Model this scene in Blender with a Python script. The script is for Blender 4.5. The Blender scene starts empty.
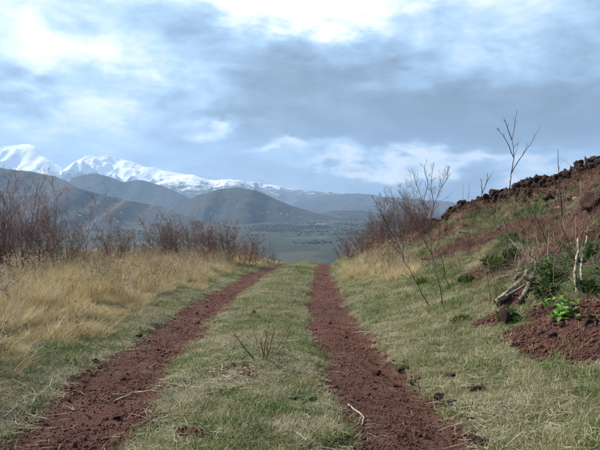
import bpy, math, random
import numpy as np
from mathutils import Vector

# ------------------------------------------------------------------ camera
sc = bpy.context.scene
C = sc.collection
F = 583.0            # focal length in photo pixels (600 wide)
CAM_Z = 1.4
HROW = 200.0         # eye-level row of the photograph
cam_data = bpy.data.cameras.new("camera")
cam_data.sensor_width = 36.0
cam_data.lens = 36.0 * F / 600.0
cam_data.clip_start = 0.05
cam_data.clip_end = 120000.0
cam = bpy.data.objects.new("camera", cam_data)
C.objects.link(cam)
cam.location = (0, 0, CAM_Z)
cam.rotation_euler = (math.radians(90) - math.atan((225 - HROW) / F), 0, 0)
sc.camera = cam

# ------------------------------------------------------------------ world: cloudy sky
SUN_AZ = math.radians(-62)      # left of the view direction (+Y)
SUN_EL = math.radians(43)
world = bpy.data.worlds.new("World")
sc.world = world
world.use_nodes = True
wt = world.node_tree
wt.nodes.clear()


def wn(kind, **kw):
    n = wt.nodes.new(kind)
    for k, v in kw.items():
        setattr(n, k, v)
    return n


def wlink(a, b):
    wt.links.new(a, b)


def wmath(op, a, b=None, c=None, clamp=False):
    n = wn('ShaderNodeMath', operation=op, use_clamp=clamp)
    for i, v in enumerate((a, b, c)):
        if v is None:
            continue
        if isinstance(v, (int, float)):
            n.inputs[i].default_value = v
        else:
            wlink(v, n.inputs[i])
    return n.outputs[0]


def wvec(op, a, b=None):
    n = wn('ShaderNodeVectorMath', operation=op)
    for i, v in enumerate((a, b)):
        if v is None:
            continue
        if isinstance(v, (tuple, list)):
            n.inputs[i].default_value = v
        else:
            wlink(v, n.inputs[i])
    return n


def build_world():
    sky = wn('ShaderNodeTexSky', sky_type='NISHITA')
    sky.sun_disc = False
    sky.sun_elevation = SUN_EL
    sky.sun_rotation = SUN_AZ
    sky.altitude = 400
    tc = wn('ShaderNodeTexCoord')
    d = tc.outputs['Generated']
    sep = wn('ShaderNodeSeparateXYZ')
    wlink(d, sep.inputs[0])
    # cloud deck seen in perspective: project the direction on a flat layer
    zz = wmath('ADD', wmath('MAXIMUM', sep.outputs[2], 0.0), 0.16)
    comb = wn('ShaderNodeCombineXYZ')
    wlink(wmath('DIVIDE', sep.outputs[0], zz), comb.inputs[0])
    wlink(wmath('DIVIDE', sep.outputs[1], zz), comb.inputs[1])
    comb.inputs[2].default_value = 3.7

    def noise(vec, scale, detail, rough, dist=0.0):
        n = wn('ShaderNodeTexNoise')
        n.inputs['Scale'].default_value = scale
        n.inputs['Detail'].default_value = detail
        n.inputs['Roughness'].default_value = rough
        n.inputs['Distortion'].default_value = dist
        wlink(vec, n.inputs['Vector'])
        return n
    flat = wvec('MULTIPLY', d, (1.0, 1.0, 2.3)).outputs[0]      # cloud masses lie flat
    n1 = noise(comb.outputs[0], 1.3, 5, 0.55, 0.3)
    n3 = noise(flat, 6.0, 9, 0.56, 0.35)
    n4 = noise(flat, 17.0, 8, 0.60, 0.5)
    # warped direction so that bank edges are ragged
    warp = wvec('SUBTRACT', noise(flat, 7.0, 8, 0.60).outputs['Color'], (0.5, 0.5, 0.5))
    wsc = wvec('MULTIPLY', warp.outputs[0], (0.34, 0.34, 0.17))
    wd = wvec('ADD', d, wsc.outputs[0]).outputs[0]
    val = wmath('MULTIPLY_ADD', wmath('SUBTRACT', n1.outputs[0], 0.5), 0.25, 0.37)
    val = wmath('MULTIPLY_ADD', wmath('SUBTRACT', n3.outputs[0], 0.5), 0.95, val)
    val = wmath('MULTIPLY_ADD', wmath('SUBTRACT', n4.outputs[0], 0.5), 0.42, val)
    # cloud banks and openings (photo column, row, half width, half height, weight)
    banks = [(318, 4, 80, 22, 0.70), (60, 62, 100, 26, 0.42), (40, 4, 260, 45, 0.28),
             (100, 112, 50, 16, 0.34), (205, 132, 50, 9, 0.46), (-20, 128, 130, 22, 0.26),
             (425, 163, 90, 11, 0.40), (275, 153, 45, 6, 0.52), (500, 164, 80, 9, 0.30), (345, 168, 60, 6, 0.26), (220, 128, 16, 10, 0.25),
             (205, 50, 70, 24, -0.10), (28, 98, 44, 14, -0.28), (160, 85, 60, 16, -0.06),
             (345, 92, 130, 34, -0.24), (540, 118, 150, 32, -0.28), (410, 137, 150, 13, -0.24), (230, 112, 60, 14, -0.20), (170, 152, 60, 8, -0.14), (160, 128, 40, 9, -0.15),
             (590, 20, 140, 50, 0.12), (470, 25, 130, 40, 0.16), (500, 75, 60, 20, 0.08)]
    for (c, r, hw, hh, w) in banks:
        v = Vector(((c - 300) / F, 1.0, (HROW - r) / F))
        L = v.length
        v.normalize()
        df = wvec('SUBTRACT', wd, tuple(v))
        ms = wvec('MULTIPLY', df.outputs[0], (F * L / hw, F * L / (hw + 60), F * L / hh))
        ln = wvec('LENGTH', ms.outputs[0]).outputs['Value']
        g = wmath('POWER', 2.718, wmath('MULTIPLY', wmath('MULTIPLY', ln, ln), -0.8))
        val = wmath('MULTIPLY_ADD', g, w, val)
    ramp = wn('ShaderNodeValToRGB')
    cr = ramp.color_ramp
    stops = [(0.0, (0.075, 0.105, 0.135)), (0.22, (0.130, 0.180, 0.235)), (0.42, (0.205, 0.305, 0.420)),
             (0.58, (0.325, 0.445, 0.560)), (0.72, (0.52, 0.59, 0.64)), (0.88, (0.74, 0.76, 0.77))]
    while len(cr.elements) < len(stops):
        cr.elements.new(0.5)
    for e, (p, col) in zip(cr.elements, stops):
        e.position = p
        e.color = (*col, 1)
    wlink(val, ramp.inputs[0])
    cl = wvec('MULTIPLY', ramp.outputs[0], (10.0, 10.0, 10.0))   # cloud radiance before the 0.1 strength
    mix = wn('ShaderNodeMix', data_type='RGBA')
    mix.inputs['Factor'].default_value = 0.93
    wlink(sky.outputs[0], mix.inputs[6])
    wlink(cl.outputs[0], mix.inputs[7])
    bg = wn('ShaderNodeBackground')
    bg.inputs['Strength'].default_value = 0.1
    wlink(mix.outputs[2], bg.inputs['Color'])
    out = wn('ShaderNodeOutputWorld')
    wlink(bg.outputs[0], out.inputs['Surface'])


build_world()
world.cycles.sampling_method = 'MANUAL'
world.cycles.sample_map_resolution = 512

sun_data = bpy.data.lights.new("sun", 'SUN')
sun_data.energy = 4.7
sun_data.angle = math.radians(4)
sun_data.color = (1.0, 0.93, 0.82)
sun = bpy.data.objects.new("sun", sun_data)
C.objects.link(sun)
sd = Vector((math.sin(SUN_AZ) * math.cos(SUN_EL), math.cos(SUN_AZ) * math.cos(SUN_EL), math.sin(SUN_EL)))
sun.rotation_euler = sd.to_track_quat('Z', 'Y').to_euler()
sun.location = (-20, 30, 40)

sc.view_settings.view_transform = 'Standard'
sc.view_settings.look = 'None'
sc.view_settings.exposure = 0.98
sc.view_settings.gamma = 1.0
sc.view_settings.use_curve_mapping = False
sc.render.engine = 'CYCLES'
sc.cycles.use_denoising = True
sc.cycles.use_adaptive_sampling = True
sc.cycles.adaptive_threshold = 0.04
sc.cycles.adaptive_min_samples = 8
sc.cycles.max_bounces = 4
sc.cycles.diffuse_bounces = 3
sc.cycles.volume_bounces = 1
sc.cycles.transparent_max_bounces = 8

# ------------------------------------------------------------------ numpy noise


def _hash(ix, iy, seed):
    h = (ix.astype(np.int64) * 374761393 + iy.astype(np.int64) * 668265263 + seed * 974634777) & 0xFFFFFFFF
    h = ((h ^ (h >> 13)) * 1274126177) & 0xFFFFFFFF
    h = h ^ (h >> 16)
    return (h & 0xFFFFFF) / float(0xFFFFFF)


def vnoise(x, y, seed=0):
    x = np.asarray(x, float)
    y = np.asarray(y, float)
    ix = np.floor(x)
    iy = np.floor(y)
    fx = x - ix
    fy = y - iy
    fx = fx * fx * (3 - 2 * fx)
    fy = fy * fy * (3 - 2 * fy)
    a = _hash(ix, iy, seed)
    b = _hash(ix + 1, iy, seed)
    c = _hash(ix, iy + 1, seed)
    d = _hash(ix + 1, iy + 1, seed)
    return (a * (1 - fx) + b * fx) * (1 - fy) + (c * (1 - fx) + d * fx) * fy


def fbm(x, y, octv=4, seed=0, gain=0.5):
    s = 0
    a = 1.0
    t = 0
    for o in range(octv):
        s = s + a * vnoise(x * 2 ** o + 13.7 * o, y * 2 ** o - 7.1 * o, seed + o)
        t += a
        a *= gain
    return s / t          # 0..1


def sstep(a, b, x):
    t = np.clip((x - a) / (b - a), 0, 1)
    return t * t * (3 - 2 * t)


# ------------------------------------------------------------------ terrain function
FLOOR = -140.0
_RY = np.array([-40, 0, 3.83, 5.91, 8.8, 12.9, 21.5, 31, 40, 60, 120], float)
_RX = np.array([2.6, 1.05, .80, .66, .55, .575, .81, 1.33, 1.95, 3.6, 9.0], float)
RUT_GAP = 2.44
# the stone-topped ridge on the right: photo column, row of the top, metres ahead, height of stones
_RIDGE = [(600, 159, 16.5, .45), (570, 170, 17.8, .42), (540, 181, 19.3, .38), (500, 195, 21.8, .36), (470, 206, 24.0, .32),
          (445, 214, 26.0, .26), (420, 223, 28.5, .15), (400, 232, 30.0, .05), (375, 243, 32.5, 0), (350, 254, 34.5, 0), (335, 261, 36.0, 0)]


def xr(y):
    return np.interp(y, _RY, _RX)


def road_z(y):
    y = np.asarray(y, float)
    yy = np.clip(y, -120, None)
    z = -.0635 * np.clip(yy, None, 24) + 0.0
    a = np.clip(yy - 24, 0, 62)
    z = z - .0635 * a - .0016 * a * a
    b = np.clip(yy - 86, 0, None)
    return z - .262 * b


_ry = np.array([-60.0] + [r[2] for r in _RIDGE] + [44.0, 70.0])
_rx = np.array([10.0] + [(r[0] - 300) / F * r[2] for r in _RIDGE] + [3.2, 6.5])
_rz = [CAM_Z + r[2] * (HROW - r[1]) / F - r[3] for r in _RIDGE]
_rh = np.array([3.4] + [max(0.02, z - float(road_z(r[2]))) for z, r in zip(_rz, _RIDGE)] + [0.02, 0.0])


def bank(x, y):
    """height of the right-hand bank above the road"""
    xe = xr(y) + .45
    X = np.interp(y, _ry, _rx)
    X = np.maximum(X, xe + .4)
    H = np.interp(y, _ry, _rh)
    t = (x - xe) / (X - xe)
    tt = np.clip(t, 0, 1)
    h = H * (0.30 * tt + 0.70 * tt ** 1.45)
    over = np.clip(x - X, 0, 400)
    return h - 0.06 * over * sstep(0, 2, over), tt, H


def ground(x, y):
    x = np.asarray(x, float)
    y = np.asarray(y, float)
    z = road_z(y)
    h, tt, H = bank(x, y)
    near = 1 - sstep(40, 90, np.abs(y - 15))
    z = z + h * near
    # left shoulder and the fall to the valley on the left
    xl = xr(y) - RUT_GAP
    dl = xl - .45 - x
    z = z + .22 * sstep(0, 1.6, dl) * near
    fall = np.clip(-11.5 - x, 0, None)
    z = z - .30 * fall * sstep(0, 8, fall)
    # relief
    lump = sstep(.15, .4, tt) * np.clip(H / 2.0, 0, 1)
    z = z + near * (.07 * (fbm(x * .9, y * .9, 3, 5) - .5) * 2)
    z = z + near * lump * (.55 * (fbm(x * .75 + 9, y * .6, 5, 31, .58) - .5) * 2)
    z = z + near * .035 * (fbm(x * 4.5, y * 4.5, 3, 8) - .5) * 2
    # rubble bank that carries the wall
    Xw = np.interp(y, _ry, _rx)
    hw = np.interp(y, [r[2] for r in _RIDGE], [r[3] for r in _RIDGE])
    z = z + near * .62 * hw * np.exp(-((x - Xw - .12) / .55) ** 2)
    # wheel ruts
    for off in (0, -RUT_GAP):
        w = .44 + .10 * (fbm(x * .8 + 40 + off, y * .8, 3, 77) - .5) * 2
        dd = np.abs(x - (xr(y) + off))
        z = z - near * .06 * (1 - sstep(w * .55, w + .12, dd))
    # the crown between the ruts
    dc = np.abs(x - (xr(y) - RUT_GAP / 2))
    z = z + near * .05 * (1 - sstep(.1, .8, dc))
    # valley floor
    und = 16 * (fbm(x / 1700 + 3, y / 1700, 4, 51) - .5) * 2
    fl = FLOOR + und
    k = 9.0
    dlt = np.clip((z - fl) / k, -30, 30)
    far = sstep(60, 300, np.hypot(x, y))
    sm = fl + k * np.log1p(np.exp(dlt))
    return np.where(far > 0, z * (1 - far) + sm * far, z)


def gz(x, y):
    return float(ground(np.array([x]), np.array([y]))[0])


_TS = np.concatenate([np.linspace(2.5, 45, 1701)])


def pick(col, row):
    """ground point seen at a photo pixel (nearest crossing)"""
    dx = (col - 300) / F
    dz = (HROW - row) / F
    # camera is pitched: rows are measured on the pitched image plane
    p = math.atan((225 - HROW) / F)
    vx = (col - 300) / F
    vy = (225 - row) / F
    d = (vx, math.cos(p) + vy * math.sin(p), -math.sin(p) + vy * math.cos(p))
    X = d[0] / d[1] * _TS
    Z = CAM_Z + d[2] / d[1] * _TS
    g = ground(X, _TS)
    i = np.nonzero(Z <= g)[0]
    i = i[0] if len(i) else len(_TS) - 1
    return Vector((X[i], _TS[i], g[i]))


def at(col, row, y):
    p = math.atan((225 - HROW) / F)
    vx = (col - 300) / F
    vy = (225 - row) / F
    d = (vx, math.cos(p) + vy * math.sin(p), -math.sin(p) + vy * math.cos(p))
    return Vector((d[0] / d[1] * y, y, CAM_Z + d[2] / d[1] * y))


# ground cover masks ------------------------------------------------
_SOIL_PX = [(455, 252, 1.0), (478, 246, .9), (440, 258, .7), (520, 231, .8), (560, 234, .8), (590, 238, .8), (505, 233, .6),
            (525, 289, .35), (515, 293, .3), (600, 330, .8), (575, 335, .55), (545, 343, .45), (525, 349, .28), (590, 312, .5),
            (600, 350, .5), (560, 325, .4), (540, 262, .4), (470, 300, .15), (492, 268, .35), (505, 318, .25), (592, 190, 1.0),
            (596, 205, .8), (575, 215, .5), (215, 366, .17), (232, 374, .19), (240, 362, .13), (205, 424, .13), (415, 236, .8), (400, 246, .8)]
_SOIL = [(pick(c, r), rad) for c, r, rad in _SOIL_PX]


def rut_mask(x, y):
    m = 0
    for off in (0, -RUT_GAP):
        w = .43 + .13 * (fbm(x * 1.3 + 40 + off, y * .9, 4, 77) - .5) * 2
        w = w + .09 * (fbm(x * 5 + off, y * 5, 3, 78) - .5) * 2
        if off:
            w = w + .10 * (1 - sstep(4, 8, y))
        dd = np.abs(x - (xr(y) + off))
        m = np.maximum(m, 1 - sstep(w - .12, w + .15, dd))
    return m


def soil_mask(x, y):
    m = np.zeros_like(x)
    wx = x + .5 * (fbm(x * 1.4, y * 1.4, 3, 91) - .5) * 2
    wy = y + .7 * (fbm(x * 1.4 + 7, y * 1.4, 3, 92) - .5) * 2
    for p, r in _SOIL:
        e = np.hypot((wx - p.x) / r, (wy - p.y) / (r * 1.25))
        m = np.maximum(m, 1 - sstep(.55, 1.1, e))
    _, tt, H = bank(x, y)
    n = fbm(x * .9 + 3, y * .7 + 1, 4, 44)
    m = np.maximum(m, sstep(.58, .68, n) * sstep(.3, .5, tt) * np.clip(H / 1.5, 0, 1) * .8)
    top = sstep(.86, .95, tt) * np.clip(H / 1.5, 0, 1)
    m = np.maximum(m, top * .8)
    return m


def gold_mask(x, y):
    xl = xr(y) - RUT_GAP
    dl = xl - x + .5 * (fbm(x * .8, y * .8, 3, 61) - .5) * 2
    left = sstep(.75, 1.6, dl)
    # the pale grass at the foot of the right-hand scrub near the crest
    p = pick(372, 268)
    e = np.hypot((x - p.x) / 1.3, (y - p.y) / 7.0)
    right = (1 - sstep(.5, 1.1, e)) * sstep(.5, .9, x - xr(y))
    return np.maximum(left, right * .75)


def green_mask(x, y):
    _, tt, H = bank(x, y)
    n = fbm(x * .7 + 21, y * .55 + 4, 4, 23)
    g = .30 + .62 * sstep(.08, .35, tt) * (y < 30) * sstep(.36, .56, n)
    g = g + .25 * sstep(.5, .68, fbm(x * 1.6, y * 1.1, 3, 29))
    return np.clip(g * (1 - gold_mask(x, y) * .9), 0, 1)


# ------------------------------------------------------------------ mesh helpers


def mesh_np(name, V, Fc, mats=(), smooth=False):
    """V (n,3) floats, Fc list of index arrays with equal size per array"""
    me = bpy.data.meshes.new(name)
    V = np.asarray(V, np.float32)
    if not isinstance(Fc, list):
        Fc = [Fc]
    Fc = [np.asarray(f, np.int32) for f in Fc if len(f)]
    me.vertices.add(len(V))
    me.vertices.foreach_set('co', V.ravel())
    nl = sum(f.size for f in Fc)
    npol = sum(len(f) for f in Fc)
    me.loops.add(nl)
    me.loops.foreach_set('vertex_index', np.concatenate([f.ravel() for f in Fc]))
    me.polygons.add(npol)
    tot = np.concatenate([np.full(len(f), f.shape[1], np.int32) for f in Fc])
    st = np.concatenate([[0], np.cumsum(tot)[:-1]]).astype(np.int32)
    me.polygons.foreach_set('loop_start', st)
    me.polygons.foreach_set('loop_total', tot)
    if smooth:
        me.polygons.foreach_set('use_smooth', np.ones(npol, bool))
    me.update(calc_edges=True)
    for m in mats:
        me.materials.append(m)
    return me


def obj(name, me, parent=None, link=True):
    o = bpy.data.objects.new(name, me)
    if link:
        C.objects.link(o)
    if parent is not None:
        o.parent = parent
    return o


def tag(o, label=None, cat=None, group=None, kind=None):
    if label:
        o['label'] = label
    if cat:
        o['category'] = cat
    if group:
        o['group'] = group
    if kind:
        o['kind'] = kind
    return o


def thing(name, label, cat, loc, group=None, rz=0):
    o = bpy.data.objects.new(name, None)
    o.empty_display_size = .2
    C.objects.link(o)
    o.location = loc
    o.rotation_euler = (0, 0, rz)
    return tag(o, label, cat, group)


def grid_faces(nx, ny):
    i = np.arange(nx - 1)[None, :] + np.arange(ny - 1)[:, None] * nx
    i = i.ravel()
    return np.stack([i, i + 1, i + nx + 1, i + nx], 1)


def fattr(me, name, arr):
    a = me.attributes.new(name, 'FLOAT', 'POINT')
    a.data.foreach_set('value', np.asarray(arr, np.float32).ravel())


# ------------------------------------------------------------------ materials


class M:
    """small node helper"""

    def __init__(self, name):
        self.m = bpy.data.materials.new(name)
        self.m.use_nodes = True
        self.t = self.m.node_tree
        self.t.nodes.clear()
        self.out = self.n('ShaderNodeOutputMaterial')

    def n(self, kind, **kw):
        x = self.t.nodes.new(kind)
        for k, v in kw.items():
            setattr(x, k, v)
        return x

    def set(self, sock, v):
        if isinstance(v, bpy.types.NodeSocket):
            self.t.links.new(v, sock)
        elif isinstance(v, (tuple, list)) and len(v) == 3 and sock.type == 'RGBA':
            sock.default_value = (*v, 1)
        else:
            sock.default_value = v

    def noise(self, scale, detail=4, rough=.55, vec=None, dist=0):
        x = self.n('ShaderNodeTexNoise')
        x.inputs['Scale'].default_value = scale
        x.inputs['Detail'].default_value = detail
        x.inputs['Roughness'].default_value = rough
        x.inputs['Distortion'].default_value = dist
        self.set(x.inputs['Vector'], vec if vec is not None else self.pos())
        return x.outputs[0]

    def pos(self):
        return self.n('ShaderNodeNewGeometry').outputs['Position']

    def obco(self):
        return self.n('ShaderNodeTexCoord').outputs['Object']

    def attr(self, name):
        return self.n('ShaderNodeAttribute', attribute_name=name).outputs['Fac']

    def mix(self, f, a, b, mode='MIX'):
        x = self.n('ShaderNodeMix', data_type='RGBA', blend_type=mode)
        self.set(x.inputs['Factor'], f)
        self.set(x.inputs[6], a)
        self.set(x.inputs[7], b)
        return x.outputs[2]

    def math(self, op, a, b=None, clamp=False):
        x = self.n('ShaderNodeMath', operation=op, use_clamp=clamp)
        self.set(x.inputs[0], a)
        if b is not None:
            self.set(x.inputs[1], b)
        return x.outputs[0]

    def rng(self, v, a, b, c=0.0, d=1.0, smooth=True):
        x = self.n('ShaderNodeMapRange', interpolation_type='SMOOTHSTEP' if smooth else 'LINEAR')
        self.set(x.inputs['Value'], v)
        x.inputs['From Min'].default_value = a
        x.inputs['From Max'].default_value = b
        x.inputs['To Min'].default_value = c
        x.inputs['To Max'].default_value = d
        return x.outputs['Result']

    def ramp(self, v, stops):
        x = self.n('ShaderNodeValToRGB')
        e = x.color_ramp.elements
        while len(e) < len(stops):
            e.new(.5)
        for k, (p, c) in zip(e, stops):
            k.position = p
            k.color = (*c, 1)
        self.set(x.inputs[0], v)
        return x.outputs[0]

    def rand(self):
        return self.n('ShaderNodeObjectInfo').outputs['Random']

    def bump(self, h, strength=.5, dist=.05):
        x = self.n('ShaderNodeBump')
        x.inputs['Strength'].default_value = strength
        x.inputs['Distance'].default_value = dist
        self.set(x.inputs['Height'], h)
        return x.outputs[0]

    def principled(self, col, rough=.9, normal=None, spec=.2):
        b = self.n('ShaderNodeBsdfPrincipled')
        self.set(b.inputs['Base Color'], col)
        self.set(b.inputs['Roughness'], rough)
        b.inputs['Specular IOR Level'].default_value = spec
        if normal is not None:
            self.set(b.inputs['Normal'], normal)
        self.t.links.new(b.outputs[0], self.out.inputs['Surface'])
        return self.m

    def leafy(self, col, trans=.3, rough=.7):
        a = self.n('ShaderNodeBsdfPrincipled')
        self.set(a.inputs['Base Color'], col)
        a.inputs['Roughness'].default_value = rough
        a.inputs['Specular IOR Level'].default_value = .25
        b = self.n('ShaderNodeBsdfTranslucent')
        self.set(b.inputs['Color'], col)
        x = self.n('ShaderNodeMixShader')
        x.inputs[0].default_value = trans
        self.t.links.new(a.outputs[0], x.inputs[1])
        self.t.links.new(b.outputs[0], x.inputs[2])
        self.t.links.new(x.outputs[0], self.out.inputs['Surface'])
        return self.m


def mat_ground():
    m = M('hillside_soil_and_turf')
    big = m.noise(.6, 4)
    mid = m.noise(5, 5, .6)
    fine = m.noise(38, 6, .78)
    grain = m.noise(140, 2, .6)
    soil = m.ramp(fine, [(.25, (.055, .023, .017)), (.45, (.125, .051, .037)), (.6, (.18, .078, .058)), (.78, (.28, .16, .125))])
    soil = m.mix(m.rng(big, .35, .65, 0, .45), soil, (.065, .034, .027))
    soil = m.mix(m.rng(mid, .35, .7), soil, m.mix(.5, soil, (.085, .044, .033)))
    soil = m.mix(m.rng(grain, .58, .68), soil, (.21, .125, .10))
    soil = m.mix(m.rng(grain, .30, .42, 1, 0), soil, (.030, .016, .013))
    soil = m.mix(m.rng(m.noise(2.6, 5, .65), .48, .66, 0, .5), soil, (.185, .105, .08))
    turf = m.ramp(mid, [(.25, (.11, .095, .05)), (.5, (.21, .185, .105)), (.75, (.31, .27, .165))])
    green = m.ramp(mid, [(.25, (.035, .050, .018)), (.55, (.070, .090, .034)), (.8, (.12, .13, .055))])
    gold = m.ramp(fine, [(.25, (.17, .125, .060)), (.55, (.30, .235, .115)), (.8, (.42, .34, .18))])
    col = m.mix(m.attr('green'), turf, green)
    col = m.mix(m.attr('gold'), col, gold)
    edge = m.math('ADD', m.attr('soil'), m.math('MULTIPLY', m.math('SUBTRACT', m.noise(14, 5, .7), .5), 1.8))
    f = m.rng(edge, .38, .62)
    col = m.mix(f, col, soil)
    far = m.rng(big, .4, .6)
    h = m.math('ADD', m.math('MULTIPLY', fine, .6), m.math('MULTIPLY', grain, .4))
    return m.principled(col, .95, m.bump(h, 1.0, .06), .15)


def mat_valley():
    m = M('valley_fields')
    p = m.pos()
    wob = m.n('ShaderNodeVectorMath', operation='ADD')
    m.set(wob.inputs[0], p)
    nz = m.n('ShaderNodeTexNoise')
    nz.inputs['Scale'].default_value = .0025
    nz.inputs['Detail'].default_value = 4
    m.set(nz.inputs['Vector'], p)
    sc_ = m.n('ShaderNodeVectorMath', operation='SCALE')
    sc_.inputs['Scale'].default_value = 260
    m.set(sc_.inputs[0], nz.outputs['Color'])
    m.set(wob.inputs[1], sc_.outputs[0])
    vo = m.n('ShaderNodeTexVoronoi')
    vo.inputs['Scale'].default_value = 1 / 210
    m.set(vo.inputs['Vector'], wob.outputs[0])
    vs = m.n('ShaderNodeSeparateColor')
    m.set(vs.inputs[0], vo.outputs['Color'])
    fields = m.ramp(vs.outputs[0], [(.0, (.024, .028, .025)), (.3, (.036, .040, .032)), (.5, (.030, .038, .028)), (.7, (.055, .052, .042)), (.88, (.042, .047, .034)), (1.0, (.10, .092, .075))])
    ve = m.n('ShaderNodeTexVoronoi', feature='DISTANCE_TO_EDGE')
    ve.inputs['Scale'].default_value = 1 / 210
    m.set(ve.inputs['Vector'], wob.outputs[0])
    col = m.mix(m.rng(ve.outputs['Distance'], .02, .07, 1, 0), fields, (.026, .032, .022))
    wood = m.rng(m.noise(.0016, 6, .62), .46, .60)
    col = m.mix(m.math('MULTIPLY', wood, .85), col, (.030, .037, .026))
    pale = m.rng(m.noise(.006, 6, .7), .66, .74)
    col = m.mix(m.math('MULTIPLY', pale, .5), col, (.13, .12, .10))
    return m.principled(col, .95, None, .1)


def mat_heath(name, lo, hi, snowline=None, band=200, scale=.004):
    m = M(name)
    p = m.pos()
    sp = m.n('ShaderNodeSeparateXYZ')
    m.set(sp.inputs[0], p)
    n1 = m.noise(scale, 7, .62)
    n2 = m.noise(scale * 6, 5, .6)
    col = m.mix(m.rng(n1, .35, .65), lo, hi)
    col = m.mix(m.rng(n2, .48, .62, 0, .8), col, tuple(c * .45 for c in lo))
    col = m.mix(m.rng(m.noise(scale * 3.1, 6, .7), .60, .68, 0, .5), col, tuple(c * 2.5 for c in hi))
    if snowline is not None:
        nn = m.math('SUBTRACT', m.noise(scale * 2.2, 8, .68), .5)
        hgt = m.math('ADD', sp.outputs[2], m.math('MULTIPLY', nn, band * 2.6))
        hgt = m.math('ADD', hgt, m.math('MULTIPLY', m.math('SUBTRACT', m.noise(scale * 11, 6, .7), .5), band * 2.2))
        g = m.n('ShaderNodeNewGeometry')
        sn = m.n('ShaderNodeSeparateXYZ')
        m.set(sn.inputs[0], g.outputs['Normal'])
        hgt = m.math('ADD', hgt, m.math('MULTIPLY', m.math('SUBTRACT', sn.outputs[2], .80), band * 2.4))
        f = m.rng(hgt, snowline - band * .4, snowline + band * .4)
        col = m.mix(f, col, (.86, .88, .90))
    return m.principled(col, .9, None, .1)


def mat_grass(name, stops, dry=None, drysc=.5, trans=.28):
    m = M(name)
    r = m.rand()
    col = m.ramp(r, stops)
    if dry:
        col = m.mix(m.rng(m.noise(drysc, 4, .6), .42, .62), col, dry)
    # shade of single blades along the clump
    col = m.mix(m.rng(m.noise(60, 2, .5), .3, .7), col, m.mix(1.0, col, (.66, .66, .62), 'MULTIPLY'))
    return m.leafy(col, trans)


def mat_bark(name, a, b, scale=14):
    m = M(name)
    c = m.obco()
    col = m.mix(m.rng(m.noise(scale, 5, .6, c), .35, .65), a, b)
    return m.principled(col, .85, m.bump(m.noise(scale * 5, 3, .6, c), .5, .01), .2)


def mat_stone(name, dark, mid, light, scale=5, lichen=None):
    m = M(name)
    c = m.pos()
    col = m.ramp(m.noise(scale, 6, .65, c), [(.3, dark), (.52, mid), (.75, light)])
    rn = m.rand()
    col = m.mix(m.rng(rn, 0, 1, 0, .35), col, m.mix(1.0, col, (.55, .5, .5), 'MULTIPLY'))
    if lichen:
        col = m.mix(m.rng(m.noise(scale * 2, 5, .7, c), .60, .72, 0, .7), col, lichen)
    return m.principled(col, .95, m.bump(m.noise(scale * 6, 4, .7, c), .9, .03), .15)


MAT = {}
MAT['ground'] = mat_ground()
MAT['valley'] = mat_valley()
MAT['short'] = mat_grass('short_grass_blades', [(0, (.17, .19, .075)), (.35, (.24, .24, .11)), (.7, (.35, .315, .18)), (1, (.47, .42, .28))], (.40, .36, .24), 1.6)
MAT['green'] = mat_grass('green_grass_blades', [(0, (.070, .125, .030)), (.4, (.105, .165, .042)), (.8, (.17, .21, .068)), (1, (.26, .26, .11))])
MAT['gold'] = mat_grass('golden_grass_blades', [(0, (.22, .165, .08)), (.3, (.48, .36, .17)), (.7, (.66, .52, .28)), (1, (.82, .71, .48))], (.50, .40, .21), 1.3)
MAT['straw'] = mat_grass('bleached_straw', [(0, (.28, .24, .16)), (.6, (.38, .34, .24)), (1, (.50, .46, .36))], None, 1, .1)
MAT['weed'] = mat_grass('dry_weed_stalks', [(0, (.20, .135, .085)), (.5, (.36, .28, .18)), (1, (.66, .58, .44))], None, 1, .2)
MAT['bracken'] = mat_grass('dead_bracken', [(0, (.095, .040, .028)), (.5, (.15, .066, .045)), (1, (.25, .135, .09))], None, 1, .1)
MAT['herb'] = mat_grass('dark_green_leaves', [(0, (.045, .075, .026)), (.5, (.070, .115, .036)), (1, (.12, .155, .055))])
MAT['bright'] = mat_grass('bright_green_leaves', [(0, (.10, .24, .03)), (.5, (.14, .32, .04)), (1, (.19, .38, .07))])
MAT['twig_red'] = mat_bark('reddish_brown_twigs', (.115, .060, .050), (.21, .125, .103), 6)
MAT['twig_grey'] = mat_bark('grey_brown_twigs', (.10, .083, .075), (.20, .165, .148), 6)
MAT['twig_dark'] = mat_bark('dark_brown_bark', (.045, .030, .026), (.10, .068, .058), 8)
MAT['pale_bark'] = mat_bark('pale_peeling_bark', (.07, .055, .045), (.42, .39, .33), 16)
MAT['dead_wood'] = mat_bark('weathered_grey_wood', (.07, .055, .042), (.29, .25, .19), 22)
MAT['scoria'] = mat_stone('dark_red_scoria', (.024, .013, .011), (.060, .032, .027), (.13, .075, .062), 9)
MAT['wallrock'] = mat_stone('dark_wall_stone', (.014, .008, .007), (.036, .021, .018), (.09, .056, .047), 6, (.15, .12, .10))
MAT['pebble'] = mat_stone('red_scoria_pebbles', (.10, .043, .032), (.19, .087, .065), (.36, .225, .18), 45)
MAT['palestone'] = mat_stone('pale_stone', (.30, .28, .25), (.48, .46, .42), (.62, .60, .56), 9)

# ------------------------------------------------------------------ ground sheets


def spaced(parts):
    out = [np.arange(a, b, s) for a, b, s in parts]
    return np.concatenate(out + [[parts[-1][1]]])


NX0, NX1, NY0, NY1 = -40.0, 40.0, -8.0, 75.0


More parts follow.
